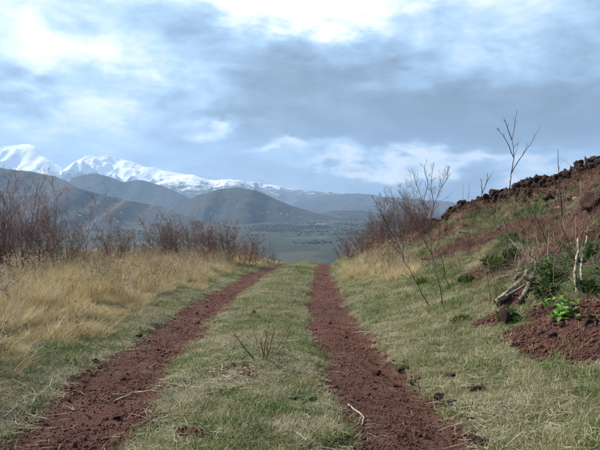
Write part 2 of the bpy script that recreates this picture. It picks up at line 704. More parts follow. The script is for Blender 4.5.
def build_ground():
    xs = spaced([(NX0, -14, 1.0), (-14, -4.5, .16), (-4.5, 3.5, .07), (3.5, 10, .10), (10, NX1, 1.0)])
    ys = spaced([(NY0, 2.5, .35), (2.5, 9, .07), (9, 18, .11), (18, 38, .17), (38, NY1, .9)])
    X, Y = np.meshgrid(xs, ys)
    Z = ground(X, Y)
    V = np.stack([X, Y, Z], -1).reshape(-1, 3)
    me = mesh_np('ground', V, grid_faces(len(xs), len(ys)), [MAT['ground']], True)
    x, y = V[:, 0].astype(float), V[:, 1].astype(float)
    fattr(me, 'soil', np.maximum(rut_mask(x, y), soil_mask(x, y)))
    fattr(me, 'gold', gold_mask(x, y))
    fattr(me, 'green', green_mask(x, y))
    tag(obj('ground', me), 'grassy hilltop ground with red earth showing through', kind='structure')
    # the valley sheet, all the way round
    rs = np.concatenate([[0.0], np.geomspace(25, 14600, 170)])
    th = np.concatenate([np.linspace(-60, 60, 240), np.linspace(62, 298, 118)])
    th = np.radians(th)
    R, T = np.meshgrid(rs, np.append(th, th[0] + 2 * math.pi))
    X = R * np.sin(T)
    Y = R * np.cos(T)
    Z = ground(X, Y)
    inside = (X > NX0 + 1) & (X < NX1 - 1) & (Y > NY0 + 1) & (Y < NY1 - 1)
    Z = np.where(inside, Z - 3.5, Z - .15)
    V = np.stack([X, Y, Z], -1).reshape(-1, 3)
    me = mesh_np('valley', V, grid_faces(len(rs), len(th) + 1)[:, ::-1], [MAT['valley']], True)
    tag(obj('valley', me), 'wide hazy valley of fields and woods below the hill', kind='structure')


build_ground()

# ------------------------------------------------------------------ hills and mountains (silhouette columns/rows -> metres at distance D)


def mountain(name, label, pts, D, wf, wb, mat, seed, rough, nscale, nx=260, ny=90, p=1.15, base=FLOOR - 60, jag=.9):
    D, wf, wb, nscale = D * .64, wf * .64, wb * .64, nscale * .64
    cols = np.array([q[0] for q in pts], float)
    rows = np.array([q[1] for q in pts], float)
    c = np.linspace(cols[0], cols[-1], nx)
    r = np.interp(c, cols, rows)
    r = r + jag * 2 * (fbm(c / 7.0, c * 0 + seed, 5, seed + 77, .6) - .5)
    kk = np.ones(9) / 9
    r = np.convolve(np.pad(r, 4, mode='edge'), kk, 'valid') * .3 + r * .7
    top = CAM_Z + D * (HROW - r) / F
    x = (c - 300) / F * D
    t = np.linspace(-1, 1, ny)
    X, T = np.meshgrid(x, t)
    TOP = np.meshgrid(top, t)[0]
    # ridge wanders in plan
    wan = (fbm(x / (D * .06), x * 0 + seed, 3, seed) - .5) * wf * .5
    Y = D + wan[None, :] + np.where(T < 0, T * wf, T * wb)
    s = 1 - np.abs(T)
    rid, amp, tot, wgt = 0, 1.0, 0, 1.0
    for o in range(6):
        q = 1 - np.abs(2 * vnoise(X / nscale * 2 ** o + seed + 5 * o, Y / (nscale * 1.5) * 2 ** o + 3 * o, seed + o) - 1)
        q = q * q * wgt
        rid = rid + q * amp
        tot += amp
        wgt = np.clip(q * 1.6, .25, 1)
        amp *= .58
    rid = rid / tot + .22
    env = s ** p
    h = (TOP - base) * env
    gul = (rid - .62) * rough * (TOP - base) * np.minimum(1, 3.2 * (1 - s)) * np.minimum(1, s * 3)
    nois = (fbm(X / (nscale * .35), Y / (nscale * .35), 5, seed + 9) - .5) * rough * .30 * (TOP - base) * np.minimum(1, s * 4)
    Z = base + h + gul + nois
    V = np.stack([X, Y, Z], -1).reshape(-1, 3)
    me = mesh_np(name, V, grid_faces(nx, ny), [mat], True)
    return tag(obj(name, me), label, kind='structure')


H_SNOW1 = mat_heath('snow_peak', (.060, .065, .07), (.12, .12, .12), 300, 300, .0024)
H_SNOW2 = mat_heath('snow_ridge', (.045, .05, .055), (.09, .09, .09), 300, 230, .0034)
H_HEATH = mat_heath('brown_heath', (.030, .031, .031), (.062, .056, .050), None, 1, .004)
H_WOOD = mat_heath('dark_wooded_hill', (.018, .024, .022), (.038, .044, .036), None, 1, .006)

mountain('snow_mountain', 'high snow covered mountain at the left', [(-260, 176), (-180, 160), (-90, 152), (-40, 150), (-10, 147), (8, 144), (20, 142), (27, 145), (33, 147), (40, 152), (50, 158), (60, 166), (72, 176), (90, 190), (120, 205), (160, 215)],
         17500, 4200, 4000, H_SNOW1, 3, .44, 1300, 400, 130)
mountain('snow_mountain', 'broad snow dome right of the highest mountain', [(20, 200), (50, 186), (65, 175), (80, 164), (92, 157), (104, 154), (114, 155), (125, 160), (140, 166), (160, 170), (180, 174), (200, 179), (225, 186), (260, 198), (300, 210)],
         18500, 4200, 3500, H_SNOW1, 11, .44, 1300, 400, 130)
mountain('snow_range', 'long low range streaked with snow under the clouds', [(120, 200), (150, 186), (170, 175), (185, 173), (200, 178), (215, 181), (230, 179), (245, 180), (262, 184), (280, 185), (300, 189), (320, 191), (338, 192), (350, 196), (380, 202), (420, 212)],
         15500, 3600, 3500, H_SNOW2, 19, .46, 1300, 400, 130)
mountain('far_ridge', 'flat blue ridge behind the bare shrubs', [(250, 215), (290, 203), (320, 196), (345, 193), (370, 194), (395, 197), (420, 199), (445, 201), (470, 204), (520, 203), (580, 200), (660, 197), (760, 205), (860, 215)],
         13000, 3500, 3500, H_HEATH, 27, .36, 1300)
mountain('wooded_hill', 'small dark rounded hill below the snow dome', [(40, 215), (60, 196), (75, 178), (85, 174), (97, 173), (110, 177), (122, 181), (132, 179), (145, 181), (165, 188), (190, 198), (215, 206), (250, 216)],
         9500, 1700, 1700, H_WOOD, 35, .34, 900)
mountain('wooded_hill', 'dark cone hill in the middle of the valley', [(140, 226), (165, 211), (182, 202), (200, 194), (215, 190), (230, 187), (243, 188), (258, 191), (275, 198), (292, 206), (312, 212), (340, 218), (380, 226)],
         6500, 1500, 1400, H_WOOD, 43, .30, 700)
mountain('heath_slope', 'broad brown slope falling from the left edge', [(-300, 170), (-150, 164), (-60, 164), (0, 167), (25, 170), (50, 175), (75, 183), (100, 192), (125, 199), (150, 205), (180, 212), (215, 222), (250, 232)],
         5200, 1700, 1500, H_HEATH, 51, .28, 700)
mountain('wooded_hill', 'low dark spur at the foot of the flat ridge', [(280, 226), (310, 217), (335, 211), (360, 210), (385, 213), (415, 214), (450, 216), (490, 220), (540, 228)],
         7200, 1500, 1200, H_WOOD, 57, .36, 700)

# ------------------------------------------------------------------ instanced ground cover ("stuff")


def scatter(name, label, cat, pts, rot, scl, protos):
    """one object: points carrying instances of the given blade/pebble meshes"""
    col = bpy.data.collections.new(name + '_shapes')
    for i, me in enumerate(protos):
        o = bpy.data.objects.new('%s_shape_%02d' % (name, i), me)
        col.objects.link(o)
    n = len(pts)
    me = bpy.data.meshes.new(name)
    me.vertices.add(n)
    me.vertices.foreach_set('co', np.asarray(pts, np.float32).ravel())
    a = me.attributes.new('rot', 'FLOAT_VECTOR', 'POINT')
    a.data.foreach_set('vector', np.asarray(rot, np.float32).ravel())
    a = me.attributes.new('scl', 'FLOAT_VECTOR', 'POINT')
    a.data.foreach_set('vector', np.asarray(scl, np.float32).ravel())
    a = me.attributes.new('pick', 'INT', 'POINT')
    a.data.foreach_set('value', np.random.RandomState(len(name) + n).randint(0, len(protos), n).astype(np.int32))
    o = obj(name, me)
    g = bpy.data.node_groups.new(name, 'GeometryNodeTree')
    g.interface.new_socket('Geometry', in_out='INPUT', socket_type='NodeSocketGeometry')
    g.interface.new_socket('Geometry', in_out='OUTPUT', socket_type='NodeSocketGeometry')
    gi = g.nodes.new('NodeGroupInput')
    go = g.nodes.new('NodeGroupOutput')
    ip = g.nodes.new('GeometryNodeInstanceOnPoints')
    ci = g.nodes.new('GeometryNodeCollectionInfo')
    ci.inputs['Collection'].default_value = col
    ci.inputs['Separate Children'].default_value = True
    ci.inputs['Reset Children'].default_value = True

    def na(nm, ty):
        x = g.nodes.new('GeometryNodeInputNamedAttribute')
        x.data_type = ty
        x.inputs['Name'].default_value = nm
        return x.outputs['Attribute']
    g.links.new(gi.outputs[0], ip.inputs['Points'])
    g.links.new(ci.outputs[0], ip.inputs['Instance'])
    ip.inputs['Pick Instance'].default_value = True
    g.links.new(na('pick', 'INT'), ip.inputs['Instance Index'])
    g.links.new(na('rot', 'FLOAT_VECTOR'), ip.inputs['Rotation'])
    g.links.new(na('scl', 'FLOAT_VECTOR'), ip.inputs['Scale'])
    g.links.new(ip.outputs[0], go.inputs[0])
    md = o.modifiers.new('cover', 'NODES')
    md.node_group = g
    return tag(o, label, cat, kind='stuff')


def clump(name, rs, n, rad, l0, l1, w, lean, curl, mat, seg=2):
    """a tuft of blades; each blade a bent tapering strip"""
    V = []
    Q = []
    T = []
    for i in range(n):
        a = rs.uniform(0, 2 * math.pi)
        rr = rad * math.sqrt(rs.uniform())
        b = np.array([rr * math.cos(a), rr * math.sin(a), -.012])
        az = rs.uniform(0, 2 * math.pi)
        L = rs.uniform(l0, l1)
        th = abs(rs.normal(0, lean)) + .08
        ww = w * rs.uniform(.6, 1.2)
        side = np.array([-math.sin(az), math.cos(az), 0]) * ww / 2
        pts = [b]
        for s in range(seg):
            t2 = th + curl * (s + .5) / seg * rs.uniform(.5, 1.4)
            t2 = min(t2, 1.95)
            dr = np.array([math.cos(az) * math.sin(t2), math.sin(az) * math.sin(t2), math.cos(t2)])
            q = pts[-1] + dr * L / seg
            q[2] = max(q[2], .004)
            pts.append(q)
        k = len(V)
        for s in range(seg):
            f = 1 - .45 * s / seg
            V += [pts[s] - side * f, pts[s] + side * f]
        V.append(pts[seg])
        for s in range(seg - 1):
            Q.append([k + 2 * s, k + 2 * s + 1, k + 2 * s + 3, k + 2 * s + 2])
        e = k + 2 * (seg - 1)
        T.append([e, e + 1, e + 2])
    return mesh_np(name, np.array(V), [np.array(Q), np.array(T)] if Q else [np.array(T)], [mat])


def litter(name, rs, n, rad, l0, l1, w, mat, lift=.03):
    """loose stalks lying about"""
    V = []
    Q = []
    for i in range(n):
        c = np.array([rs.normal(0, rad * .5), rs.normal(0, rad * .5), rs.uniform(.005, lift)])
        az = rs.uniform(0, 2 * math.pi)
        L = rs.uniform(l0, l1) / 2
        el = rs.normal(0, .10)
        d = np.array([math.cos(az) * math.cos(el), math.sin(az) * math.cos(el), math.sin(el)])
        s = np.array([-math.sin(az), math.cos(az), 0]) * w * rs.uniform(.6, 1.3) / 2
        u = np.array([0, 0, w * .4])
        k = len(V)
        m = c + np.array([rs.normal(0, .1), rs.normal(0, .1), rs.uniform(0, .08)]) * L
        for q, f in ((c - d * L, .8), (m, 1), (c + d * L, .5)):
            V += [q - s * f, q + u, q + s * f]
        for j in (0, 3):
            Q += [[k + j, k + j + 1, k + j + 4, k + j + 3], [k + j + 1, k + j + 2, k + j + 5, k + j + 4]]
    return mesh_np(name, np.array(V), [np.array(Q)], [mat])


def weed(name, rs, n, mat):
    """stiff stalks that branch near the top and carry small tufted heads"""
    V = []
    T = []

    def strip(a, b, w):
        d = b - a
        s_ = np.cross(d, rs.normal(size=3))
        s_ = s_ / (np.linalg.norm(s_) + 1e-9) * w / 2
        k = len(V)
        V.extend([a - s_, a + s_, b + s_ * .5, b - s_ * .5])
        T.extend([[k, k + 1, k + 2], [k, k + 2, k + 3]])
    for i in range(n):
        a = np.array([rs.normal(0, .07), rs.normal(0, .07), -.02])
        d = np.array([rs.normal(0, .22), rs.normal(0, .22), 1.0])
        L = rs.uniform(.3, .68)
        m = a + d * L * .6 + rs.normal(0, .015, 3)
        strip(a, m, .006)
        for j in range(3):
            e = m + (d + rs.normal(0, .35, 3)) * L * rs.uniform(.25, .5)
            strip(m, e, .0042)
            for q in range(5):
                strip(e, e + (rs.normal(0, 1, 3) + np.array([0, 0, .6])) * .022, .009)
    return mesh_np(name, np.array(V), [np.array(T)], [mat])


def ico():
    t = (1 + 5 ** .5) / 2
    V = np.array([(-1, t, 0), (1, t, 0), (-1, -t, 0), (1, -t, 0), (0, -1, t), (0, 1, t), (0, -1, -t), (0, 1, -t), (t, 0, -1), (t, 0, 1), (-t, 0, -1), (-t, 0, 1)], float)
    V /= np.linalg.norm(V[0])
    Fc = [(0, 11, 5), (0, 5, 1), (0, 1, 7), (0, 7, 10), (0, 10, 11), (1, 5, 9), (5, 11, 4), (11, 10, 2), (10, 7, 6), (7, 1, 8), (3, 9, 4), (3, 4, 2), (3, 2, 6), (3, 6, 8), (3, 8, 9), (4, 9, 5), (2, 4, 11), (6, 2, 10), (8, 6, 7), (9, 8, 1)]
    return V, Fc


def subdiv(V, Fc):
    V = [tuple(v) for v in V]
    mid = {}
    out = []

    def mp(a, b):
        k = (min(a, b), max(a, b))
        if k not in mid:
            q = (np.array(V[a]) + np.array(V[b])) / 2
            q /= np.linalg.norm(q)
            mid[k] = len(V)
            V.append(tuple(q))
        return mid[k]
    for a, b, c in Fc:
        ab, bc, ca = mp(a, b), mp(b, c), mp(c, a)
        out += [(a, ab, ca), (b, bc, ab), (c, ca, bc), (ab, bc, ca)]
    return np.array(V), out


ICO0 = ico()
ICO1 = subdiv(*ICO0)
ICO2 = subdiv(*ICO1)
ICO3 = subdiv(*ICO2)


def rock_mesh(name, rs, mat, lvl=1, flat=.75, jag=.28, facets=7, d0=.55, d1=.85):
    V, Fc = (ICO0, ICO1, ICO2, ICO3)[lvl]
    V = V.copy()
    # cut by random planes for an angular block, then roughen
    for i in range(facets):
        n = rs.normal(size=3)
        n /= np.linalg.norm(n)
        d = rs.uniform(d0, d1)
        k = np.maximum(V @ n - d, 0)
        V = V - k[:, None] * n
    for i in range(5):
        n = rs.normal(size=3) * 2.4
        V = V * (1 + .075 * np.sin(V @ n * 1.7 + rs.uniform(0, 6))[:, None])
    V = V * (1 + jag * (rs.uniform(size=(len(V), 1)) - .5) * (1.0, 1.0, .45, .30)[lvl])
    if lvl >= 2:        # pitted, broken surface
        for i in range(10):
            n = rs.normal(size=3) * 6
            V = V * (1 + .028 * np.sign(np.sin(V @ n + rs.uniform(0, 6)))[:, None])
    V = V * np.array([rs.uniform(.85, 1.25), rs.uniform(.75, 1.05), flat * rs.uniform(.8, 1.15)])
    return mesh_np(name, V, [np.array(Fc)], [mat], False)


def normals(x, y):
    e = .06
    dx = (ground(x + e, y) - ground(x - e, y)) / (2 * e)
    dy = (ground(x, y + e) - ground(x, y - e)) / (2 * e)
    n = np.stack([-dx, -dy, np.ones_like(dx)], -1)
    return n / np.linalg.norm(n, axis=1)[:, None]


def tilt(x, y, rs, amount=1.0):
    n = normals(x, y)
    n[:, :2] *= amount
    n /= np.linalg.norm(n, axis=1)[:, None]
    ph = rs.uniform(0, 2 * math.pi, len(x))
    nx = np.cos(ph) * n[:, 0] + np.sin(ph) * n[:, 1]
    ny = -np.sin(ph) * n[:, 0] + np.cos(ph) * n[:, 1]
    return np.stack([-np.arcsin(np.clip(ny, -1, 1)), np.arctan2(nx, n[:, 2]), ph], -1)


def candidates(rs, n, x0, x1, y0, y1, falloff=1.0):
    """random points, denser near the camera (density ~ 1/y**falloff)"""
    u = rs.uniform(size=n)
    if falloff == 1.0:
        y = y0 * (y1 / y0) ** u
    else:
        q = 1 - falloff
        y = (y0 ** q + u * (y1 ** q - y0 ** q)) ** (1 / q)
    x = rs.uniform(x0, x1, n)
    # keep what the lens (and a step either side) could see
    ok = np.abs(x) < .56 * y + 1.6
    return x[ok], y[ok]


def put(name, label, cat, x, y, rs, protos, s0, s1, amount=.6, grow=0.0, sink=0.0, zs=(1, 1)):
    s = rs.uniform(s0, s1, len(x)) * (1 + grow * np.clip(y - 6, 0, 40))
    z = ground(x, y) - sink * s
    sc3 = np.stack([s, s, s * rs.uniform(zs[0], zs[1], len(x))], -1)
    return scatter(name, label, cat, np.stack([x, y, z], -1), tilt(x, y, rs, amount), sc3, protos)


def build_cover():
    rs = np.random.RandomState(7)
    # --- short grass
    P = [clump('short_tuft_%d' % i, rs, 26, .085, .03, .10, .0040, .85, 1.0, MAT['short']) for i in range(6)]
    G = [clump('green_tuft_%d' % i, rs, 26, .08, .03, .10, .0046, .7, .9, MAT['green']) for i in range(6)]
    x, y = candidates(rs, 230000, -13, 11, 3.0, 36, .75)
    bare = np.maximum(rut_mask(x, y) * 1.15, soil_mask(x, y) * .95)
    go = gold_mask(x, y)
    keep = rs.uniform(size=len(x)) > bare
    keep &= rs.uniform(size=len(x)) > go * .75
    patch = fbm(x * 2.3, y * 2.3, 3, 303)
    keep &= rs.uniform(size=len(x)) < .38 + 1.2 * sstep(.38, .62, patch)
    x, y = x[keep], y[keep]
    gm = green_mask(x, y)
    isg = rs.uniform(size=len(x)) < gm * .95 * sstep(.28, .58, fbm(x * 3.1 + 4, y * 2.2, 3, 404)) * 1.5
    print('short', (~isg).sum(), 'green', isg.sum())
    put('short_grass', 'short faded grass along the track and verges', 'grass', x[~isg], y[~isg], rs, P, .7, 1.45, .6, .022, 0, (.55, 1.1))
    put('green_grass', 'fresh green grass on the bank and track crown', 'grass', x[isg], y[isg], rs, G, .7, 1.5, .6, .022, 0, (.5, 1.25))
    # --- golden grass on the left
    T = [clump('gold_tuft_%d' % i, rs, 28, .10, .16, .55, .0050, .40, .75, MAT['gold'], 3) for i in range(7)]
    x, y = candidates(rs, 75000, -14, 4, 3.2, 37, .55)
    go = gold_mask(x, y)
    dens = fbm(x * 1.5, y * 1.5, 4, 81)
    keep = (rs.uniform(size=len(x)) < go * (.10 + 1.2 * sstep(.42, .60, dens))) & (rut_mask(x, y) < .1)
    x, y = x[keep], y[keep]
    dl = xr(y) - RUT_GAP - x
    tall = .5 + .75 * sstep(.9, 3.6, np.where(dl > 0, dl, 1.5)) + 1.1 * (fbm(x * .9, y * .9, 3, 83) - .5)
    tall = np.clip(tall, .35, 1.3) * rs.uniform(.7, 1.2, len(x))
    print('gold', len(x))
    z = ground(x, y)
    sc3 = np.stack([np.sqrt(tall) * 1.05, np.sqrt(tall) * 1.05, tall], -1)
    scatter('golden_grass', 'tall golden dry grass beside the left wheel rut', 'grass', np.stack([x, y, z], -1), tilt(x, y, rs, .4), sc3, T)
    WD = [weed('weed_%d' % i, rs, 7, MAT['weed']) for i in range(6)]
    x, y = candidates(rs, 15000, -13, 3.5, 3.6, 35, .6)
    go = gold_mask(x, y)
    keep = (rs.uniform(size=len(x)) < go * (.05 + .55 * sstep(.50, .64, fbm(x * 1.2 + 60, y * 1.2, 4, 281)))) & (rut_mask(x, y) < .05)
    x, y = x[keep], y[keep]
    print('weeds', len(x))
    put('dry_weeds', 'stiff dry weeds with pale seed heads among the golden grass', 'weeds', x, y, rs, WD, .6, 1.15, .4, 0, 0)
    # --- bleached straw lying about
    L = [litter('straw_%d' % i, rs, 6, .22, .03, .19, .0034, MAT['straw']) for i in range(5)]
    x, y = candidates(rs, 70000, -8, 9, 3.0, 34, .9)
    xl = xr(y) - RUT_GAP
    edge = np.exp(-((xl - .55 - x) / .28) ** 2) + .55 * np.exp(-((x - (xl + .62)) / .30) ** 2) + .5 * np.exp(-((x - (xr(y) - .55)) / .25) ** 2) + .6 * np.exp(-((x - (xr(y) + .6)) / .3) ** 2)
    p = np.clip(edge * .6 + .09, 0, 1) * (1 - .975 * rut_mask(x, y)) * (1 - .7 * soil_mask(x, y)) * (.3 + sstep(.4, .62, fbm(x * 1.3, y * 1.3, 3, 99)))
    q = pick(248, 368)
    p = p + .55 * np.exp(-((x - q.x) / .38) ** 2 - ((y - q.y) / .7) ** 2)
    keep = rs.uniform(size=len(x)) < p
    x, y = x[keep], y[keep]
    put('straw_litter', 'bleached straw stalks lying along the rut edges', 'straw', x, y, rs, L, .45, 1.2, 1.0, .0, 0)
    # --- scoria pebbles
    K = [rock_mesh('pebble_%d' % i, rs, MAT['pebble'], 0, .7, .5, 3) for i in range(8)]
    x, y = candidates(rs, 600000, -5, 10, 3.0, 36, 1.6)
    m = np.maximum(rut_mask(x, y), soil_mask(x, y))
    keep = rs.uniform(size=len(x)) < m * (.35 + .8 * sstep(.35, .6, fbm(x * 3, y * 3, 3, 71)))
    x, y = x[keep], y[keep]
    print('pebbles', len(x))
    s = .0030 * np.exp(np.abs(rs.normal(0, .66, len(x)))) * (1 + .9 * (soil_mask(x, y) > rut_mask(x, y))) * (1 + .02 * np.clip(y - 6, 0, 30))
    z = ground(x, y) + s * .15
    scatter('scoria_gravel', 'dark red volcanic gravel in the two wheel ruts', 'gravel', np.stack([x, y, z], -1), rs.uniform(0, 6.28, (len(x), 3)), np.stack([s, s, s], -1), K)
    # --- dead reddish bracken on the bank
    B = [clump('bracken_%d' % i, rs, 22, .16, .12, .42, .008, .9, .7, MAT['bracken'], 2) for i in range(5)]
    x, y = candidates(rs, 34000, 1, 11, 5, 37, .3)
    _, tt, H = bank(x, y)
    m = sstep(.12, .3, tt) * np.clip(H / .8, 0, 1) * (.06 + 1.0 * sstep(.42, .62, soil_mask(x, y) * .5 + fbm(x * .8 + 5, y * .6, 4, 66) * .62))
    m *= sstep(8, 10, y)
    m = np.maximum(m, (1 - sstep(.4, 1.0, np.hypot((x - 4.2) / 2.4, (y - 29) / 6))) * sstep(1.3, 2.0, x - xr(y)))
    keep = (rs.uniform(size=len(x)) < m)
    x, y = x[keep], y[keep]
    print('bracken', len(x))
    put('dead_bracken', 'matted red brown dead bracken on the right bank', 'bracken', x, y, rs, B, .6, 1.2, .9, .004, 0, (.22, .6))
    # --- broken rubble under the wall
    RB = [rock_mesh('rubble_%d' % i, rs, MAT['wallrock'], 1, .75, .6, 6, .45, .8) for i in range(6)]
    y = rs.uniform(14.5, 31, 5200)
    hw = np.interp(y, [r[2] for r in _RIDGE], [r[3] for r in _RIDGE])
    x = np.interp(y, _ry, _rx) + rs.normal(.05, .30, len(y))
    keep = rs.uniform(size=len(y)) < .15 + hw * 2
    x, y = x[keep], y[keep]
    c = pick(588, 186)
    x2, y2 = rs.normal(c.x + .5, .9, 900), rs.normal(c.y, 1.6, 900)
    x, y = np.concatenate([x, x2]), np.concatenate([y, y2])
    s = .035 * np.exp(rs.normal(0, .5, len(x)))
    scatter('wall_rubble', 'small dark broken stones heaped along the foot of the wall', 'rubble', np.stack([x, y, ground(x, y) + s * .3], -1), rs.uniform(0, 6.28, (len(x), 3)), np.stack([s, s, s], -1), RB)
    # --- brushwood and stones strewn over the bank
    TW = [litter('brush_%d' % i, rs, 9, .30, .08, .38, .0065, MAT['twig_dark'], .10) for i in range(6)]
    x, y = candidates(rs, 9000, 1.5, 11, 5, 34, .6)
    _, tt, H = bank(x, y)
    m = sstep(.22, .40, tt) * np.clip(H / 1.5, 0, 1) * (.10 + .7 * sstep(.48, .62, fbm(x * .9 + 31, y * .7, 4, 166)))
    keep = rs.uniform(size=len(x)) < m
    x, y = x[keep], y[keep]
    put('brushwood', 'fallen dark twigs strewn over the right bank', 'twigs', x, y, rs, TW, .6, 1.2, 1.0, 0, 0)
    BS = [rock_mesh('bank_stone_%d' % i, rs, MAT['scoria'], 1, .75, .5, 5, .5, .85) for i in range(6)]
    x, y = candidates(rs, 7000, 1.5, 11, 5, 32, .8)
    _, tt, H = bank(x, y)
    m = sstep(.15, .35, tt) * np.clip(H / 1.5, 0, 1) * (.08 + .8 * soil_mask(x, y))
    keep = rs.uniform(size=len(x)) < m * .7
    x, y = x[keep], y[keep]
    s = .016 * np.exp(np.abs(rs.normal(0, .7, len(x))))
    scatter('bank_stones', 'small dark red stones strewn over the bare parts of the bank', 'stones', np.stack([x, y, ground(x, y) + s * .2], -1), rs.uniform(0, 6.28, (len(x), 3)), np.stack([s, s, s], -1), BS)
    ST = [clump('stalk_%d' % i, rs, 6, .20, .25, .85, .006, .45, .35, MAT['bracken'] if i % 2 else MAT['straw'], 3) for i in range(6)]
    x, y = candidates(rs, 5200, 1.8, 11, 6, 34, .5)
    _, tt, H = bank(x, y)
    m = sstep(.2, .4, tt) * np.clip(H / 1.2, 0, 1) * (.06 + .5 * sstep(.5, .62, fbm(x * 1.1 + 51, y * .8, 4, 186)))
    keep = rs.uniform(size=len(x)) < m
    x, y = x[keep], y[keep]
    put('dead_stalks', 'thin dead weed stalks standing about the right bank', 'stalks', x, y, rs, ST, .6, 1.1, .6, 0, 0)
    # --- dark low herbs on the bank
    Hh = [clump('herb_%d' % i, rs, 28, .13, .07, .20, .017, .75, .9, MAT['herb'], 2) for i in range(5)]
    x, y = candidates(rs, 26000, 1, 11, 4.5, 34, .5)
    _, tt, H = bank(x, y)
    m = sstep(.2, .4, tt) * np.clip(H / 1.5, 0, 1) * sstep(.48, .62, fbm(x * 1.0 + 2, y * .8 + 9, 4, 123)) * (1 - soil_mask(x, y))
    keep = rs.uniform(size=len(x)) < m * .75
    x, y = x[keep], y[keep]
    print('herb', len(x))
    put('low_herbs', 'low dark green leaves spreading over the right bank', 'ground cover', x, y, rs, Hh, .6, 1.3, .8, 0, 0, (.6, 1.2))
    # --- far woodland in the valley
    W = []
    wm = M('far_foliage')
    wmat = wm.principled(wm.mix(wm.rand(), (.022, .028, .018), (.055, .052, .036)), .95, None, .1)
    for i in range(4):
        V, Fc = ICO1
        V = V * (1 + .5 * (rs.uniform(size=(len(V), 1)) - .5))
        V = V * np.array([1, 1, .85]) + np.array([0, 0, .6])
        W.append(mesh_np('far_crown_%d' % i, V, [np.array(Fc)], [wmat]))
    n = 60000
    y = rs.uniform(1900, 5000, n)
    x = rs.uniform(-.62, .45, n) * y
    m = sstep(.50, .64, fbm(x / 330, y / 420, 5, 201, .6)) + .5 * (np.abs(fbm(x / 500, y / 500, 3, 207) - .5) < .012)
    keep = rs.uniform(size=n) < m * .6
    x, y = x[keep], y[keep]
    s = rs.uniform(2.2, 4.5, len(x))
    print('far trees', len(x))
    scatter('valley_woodland', 'dark scattered woods across the valley floor', 'woodland', np.stack([x, y, ground(x, y) - .5], -1), np.stack([0 * x, 0 * x, rs.uniform(0, 6.28, len(x))], -1), np.stack([s, s, s], -1), W)


build_cover()

# ------------------------------------------------------------------ branching plants


class Tubes:
    def __init__(self):
        self.V = []
        self.Q = []
        self.n = 0

    def add(self, pts, rad, k=3, furrow=0, rs=None):
        pts = np.asarray(pts, float)
        m = len(pts)
        d = np.gradient(pts, axis=0)
        d /= np.linalg.norm(d, axis=1)[:, None] + 1e-9
        ref = np.array([0.31, 0.87, 0.12]) if abs(d[0][1]) < .8 else np.array([1, 0, 0.1])
        a = np.cross(d, ref)
        a /= np.linalg.norm(a, axis=1)[:, None] + 1e-9
        b = np.cross(d, a)
        ang = np.arange(k) * 2 * math.pi / k
        rad = np.asarray(rad, float)
        ring = pts[:, None, :] + rad[:, None, None] * (np.cos(ang)[None, :, None] * a[:, None, :] + np.sin(ang)[None, :, None] * b[:, None, :])
        if furrow:
            f = 1 + furrow * (rs.uniform(-1, 1, k)[None, :, None] + .5 * rs.uniform(-1, 1, (m, k))[:, :, None])
            ring = pts[:, None, :] + (ring - pts[:, None, :]) * f
        self.V.append(ring.reshape(-1, 3))
        i = np.arange(m - 1)[:, None] * k
        j = np.arange(k)[None, :]
        j2 = (j + 1) % k
        q = np.stack([i + j, i + j2, i + k + j2, i + k + j], -1).reshape(-1, 4) + self.n
        self.Q.append(q)
        self.n += m * k

    def mesh(self, name, mat):
        return mesh_np(name, np.concatenate(self.V), [np.concatenate(self.Q)], [mat], True)


def path(rs, p, d, L, nseg, wander, up):
    p = np.array(p, float)
    d = np.array(d, float)
    d /= np.linalg.norm(d)
    pts = [p]
    for i in range(nseg):
        d = d + rs.normal(0, wander, 3) + np.array([0, 0, up])
        d /= np.linalg.norm(d)
        p = p + d * L / nseg
        pts.append(p)
    return np.array(pts)


def perp(rs, d, ang):
    d = d / np.linalg.norm(d)
    r = rs.normal(size=3)
    r -= r.dot(d) * d
    r /= np.linalg.norm(r) + 1e-9
    return d * math.cos(ang) + r * math.sin(ang)


def sprout(rs, tubes, pts, r0, level, n, ratio, ang, up, minr, maxlev, tmin=.3, wander=.12):
    """side shoots along a path, recursively"""
    L = np.linalg.norm(np.diff(pts, axis=0), axis=1).sum()
    for i in range(n):
        t = rs.uniform(tmin, .98)
        f = t * (len(pts) - 1)
        k = min(int(f), len(pts) - 2)
        p = pts[k] + (pts[k + 1] - pts[k]) * (f - k)
        d = perp(rs, pts[k + 1] - pts[k], rs.uniform(ang * .6, ang * 1.3))
        l2 = L * ratio * rs.uniform(.6, 1.25) * (1.15 - .6 * t)
        r2 = max(minr, r0 * (1 - .7 * t) * .62)
        q = path(rs, p, d, l2, (4, 3, 2)[min(level, 3) - 1], wander, up)
        tubes.add(q, np.linspace(r2, max(minr * .7, r2 * .35), len(q)), 4 if r2 > .006 else 3)
        if level < maxlev:
            sprout(rs, tubes, q, r2, level + 1, max(2, int(n * .44)), ratio * 1.05, ang, up, minr, maxlev, .2, wander)


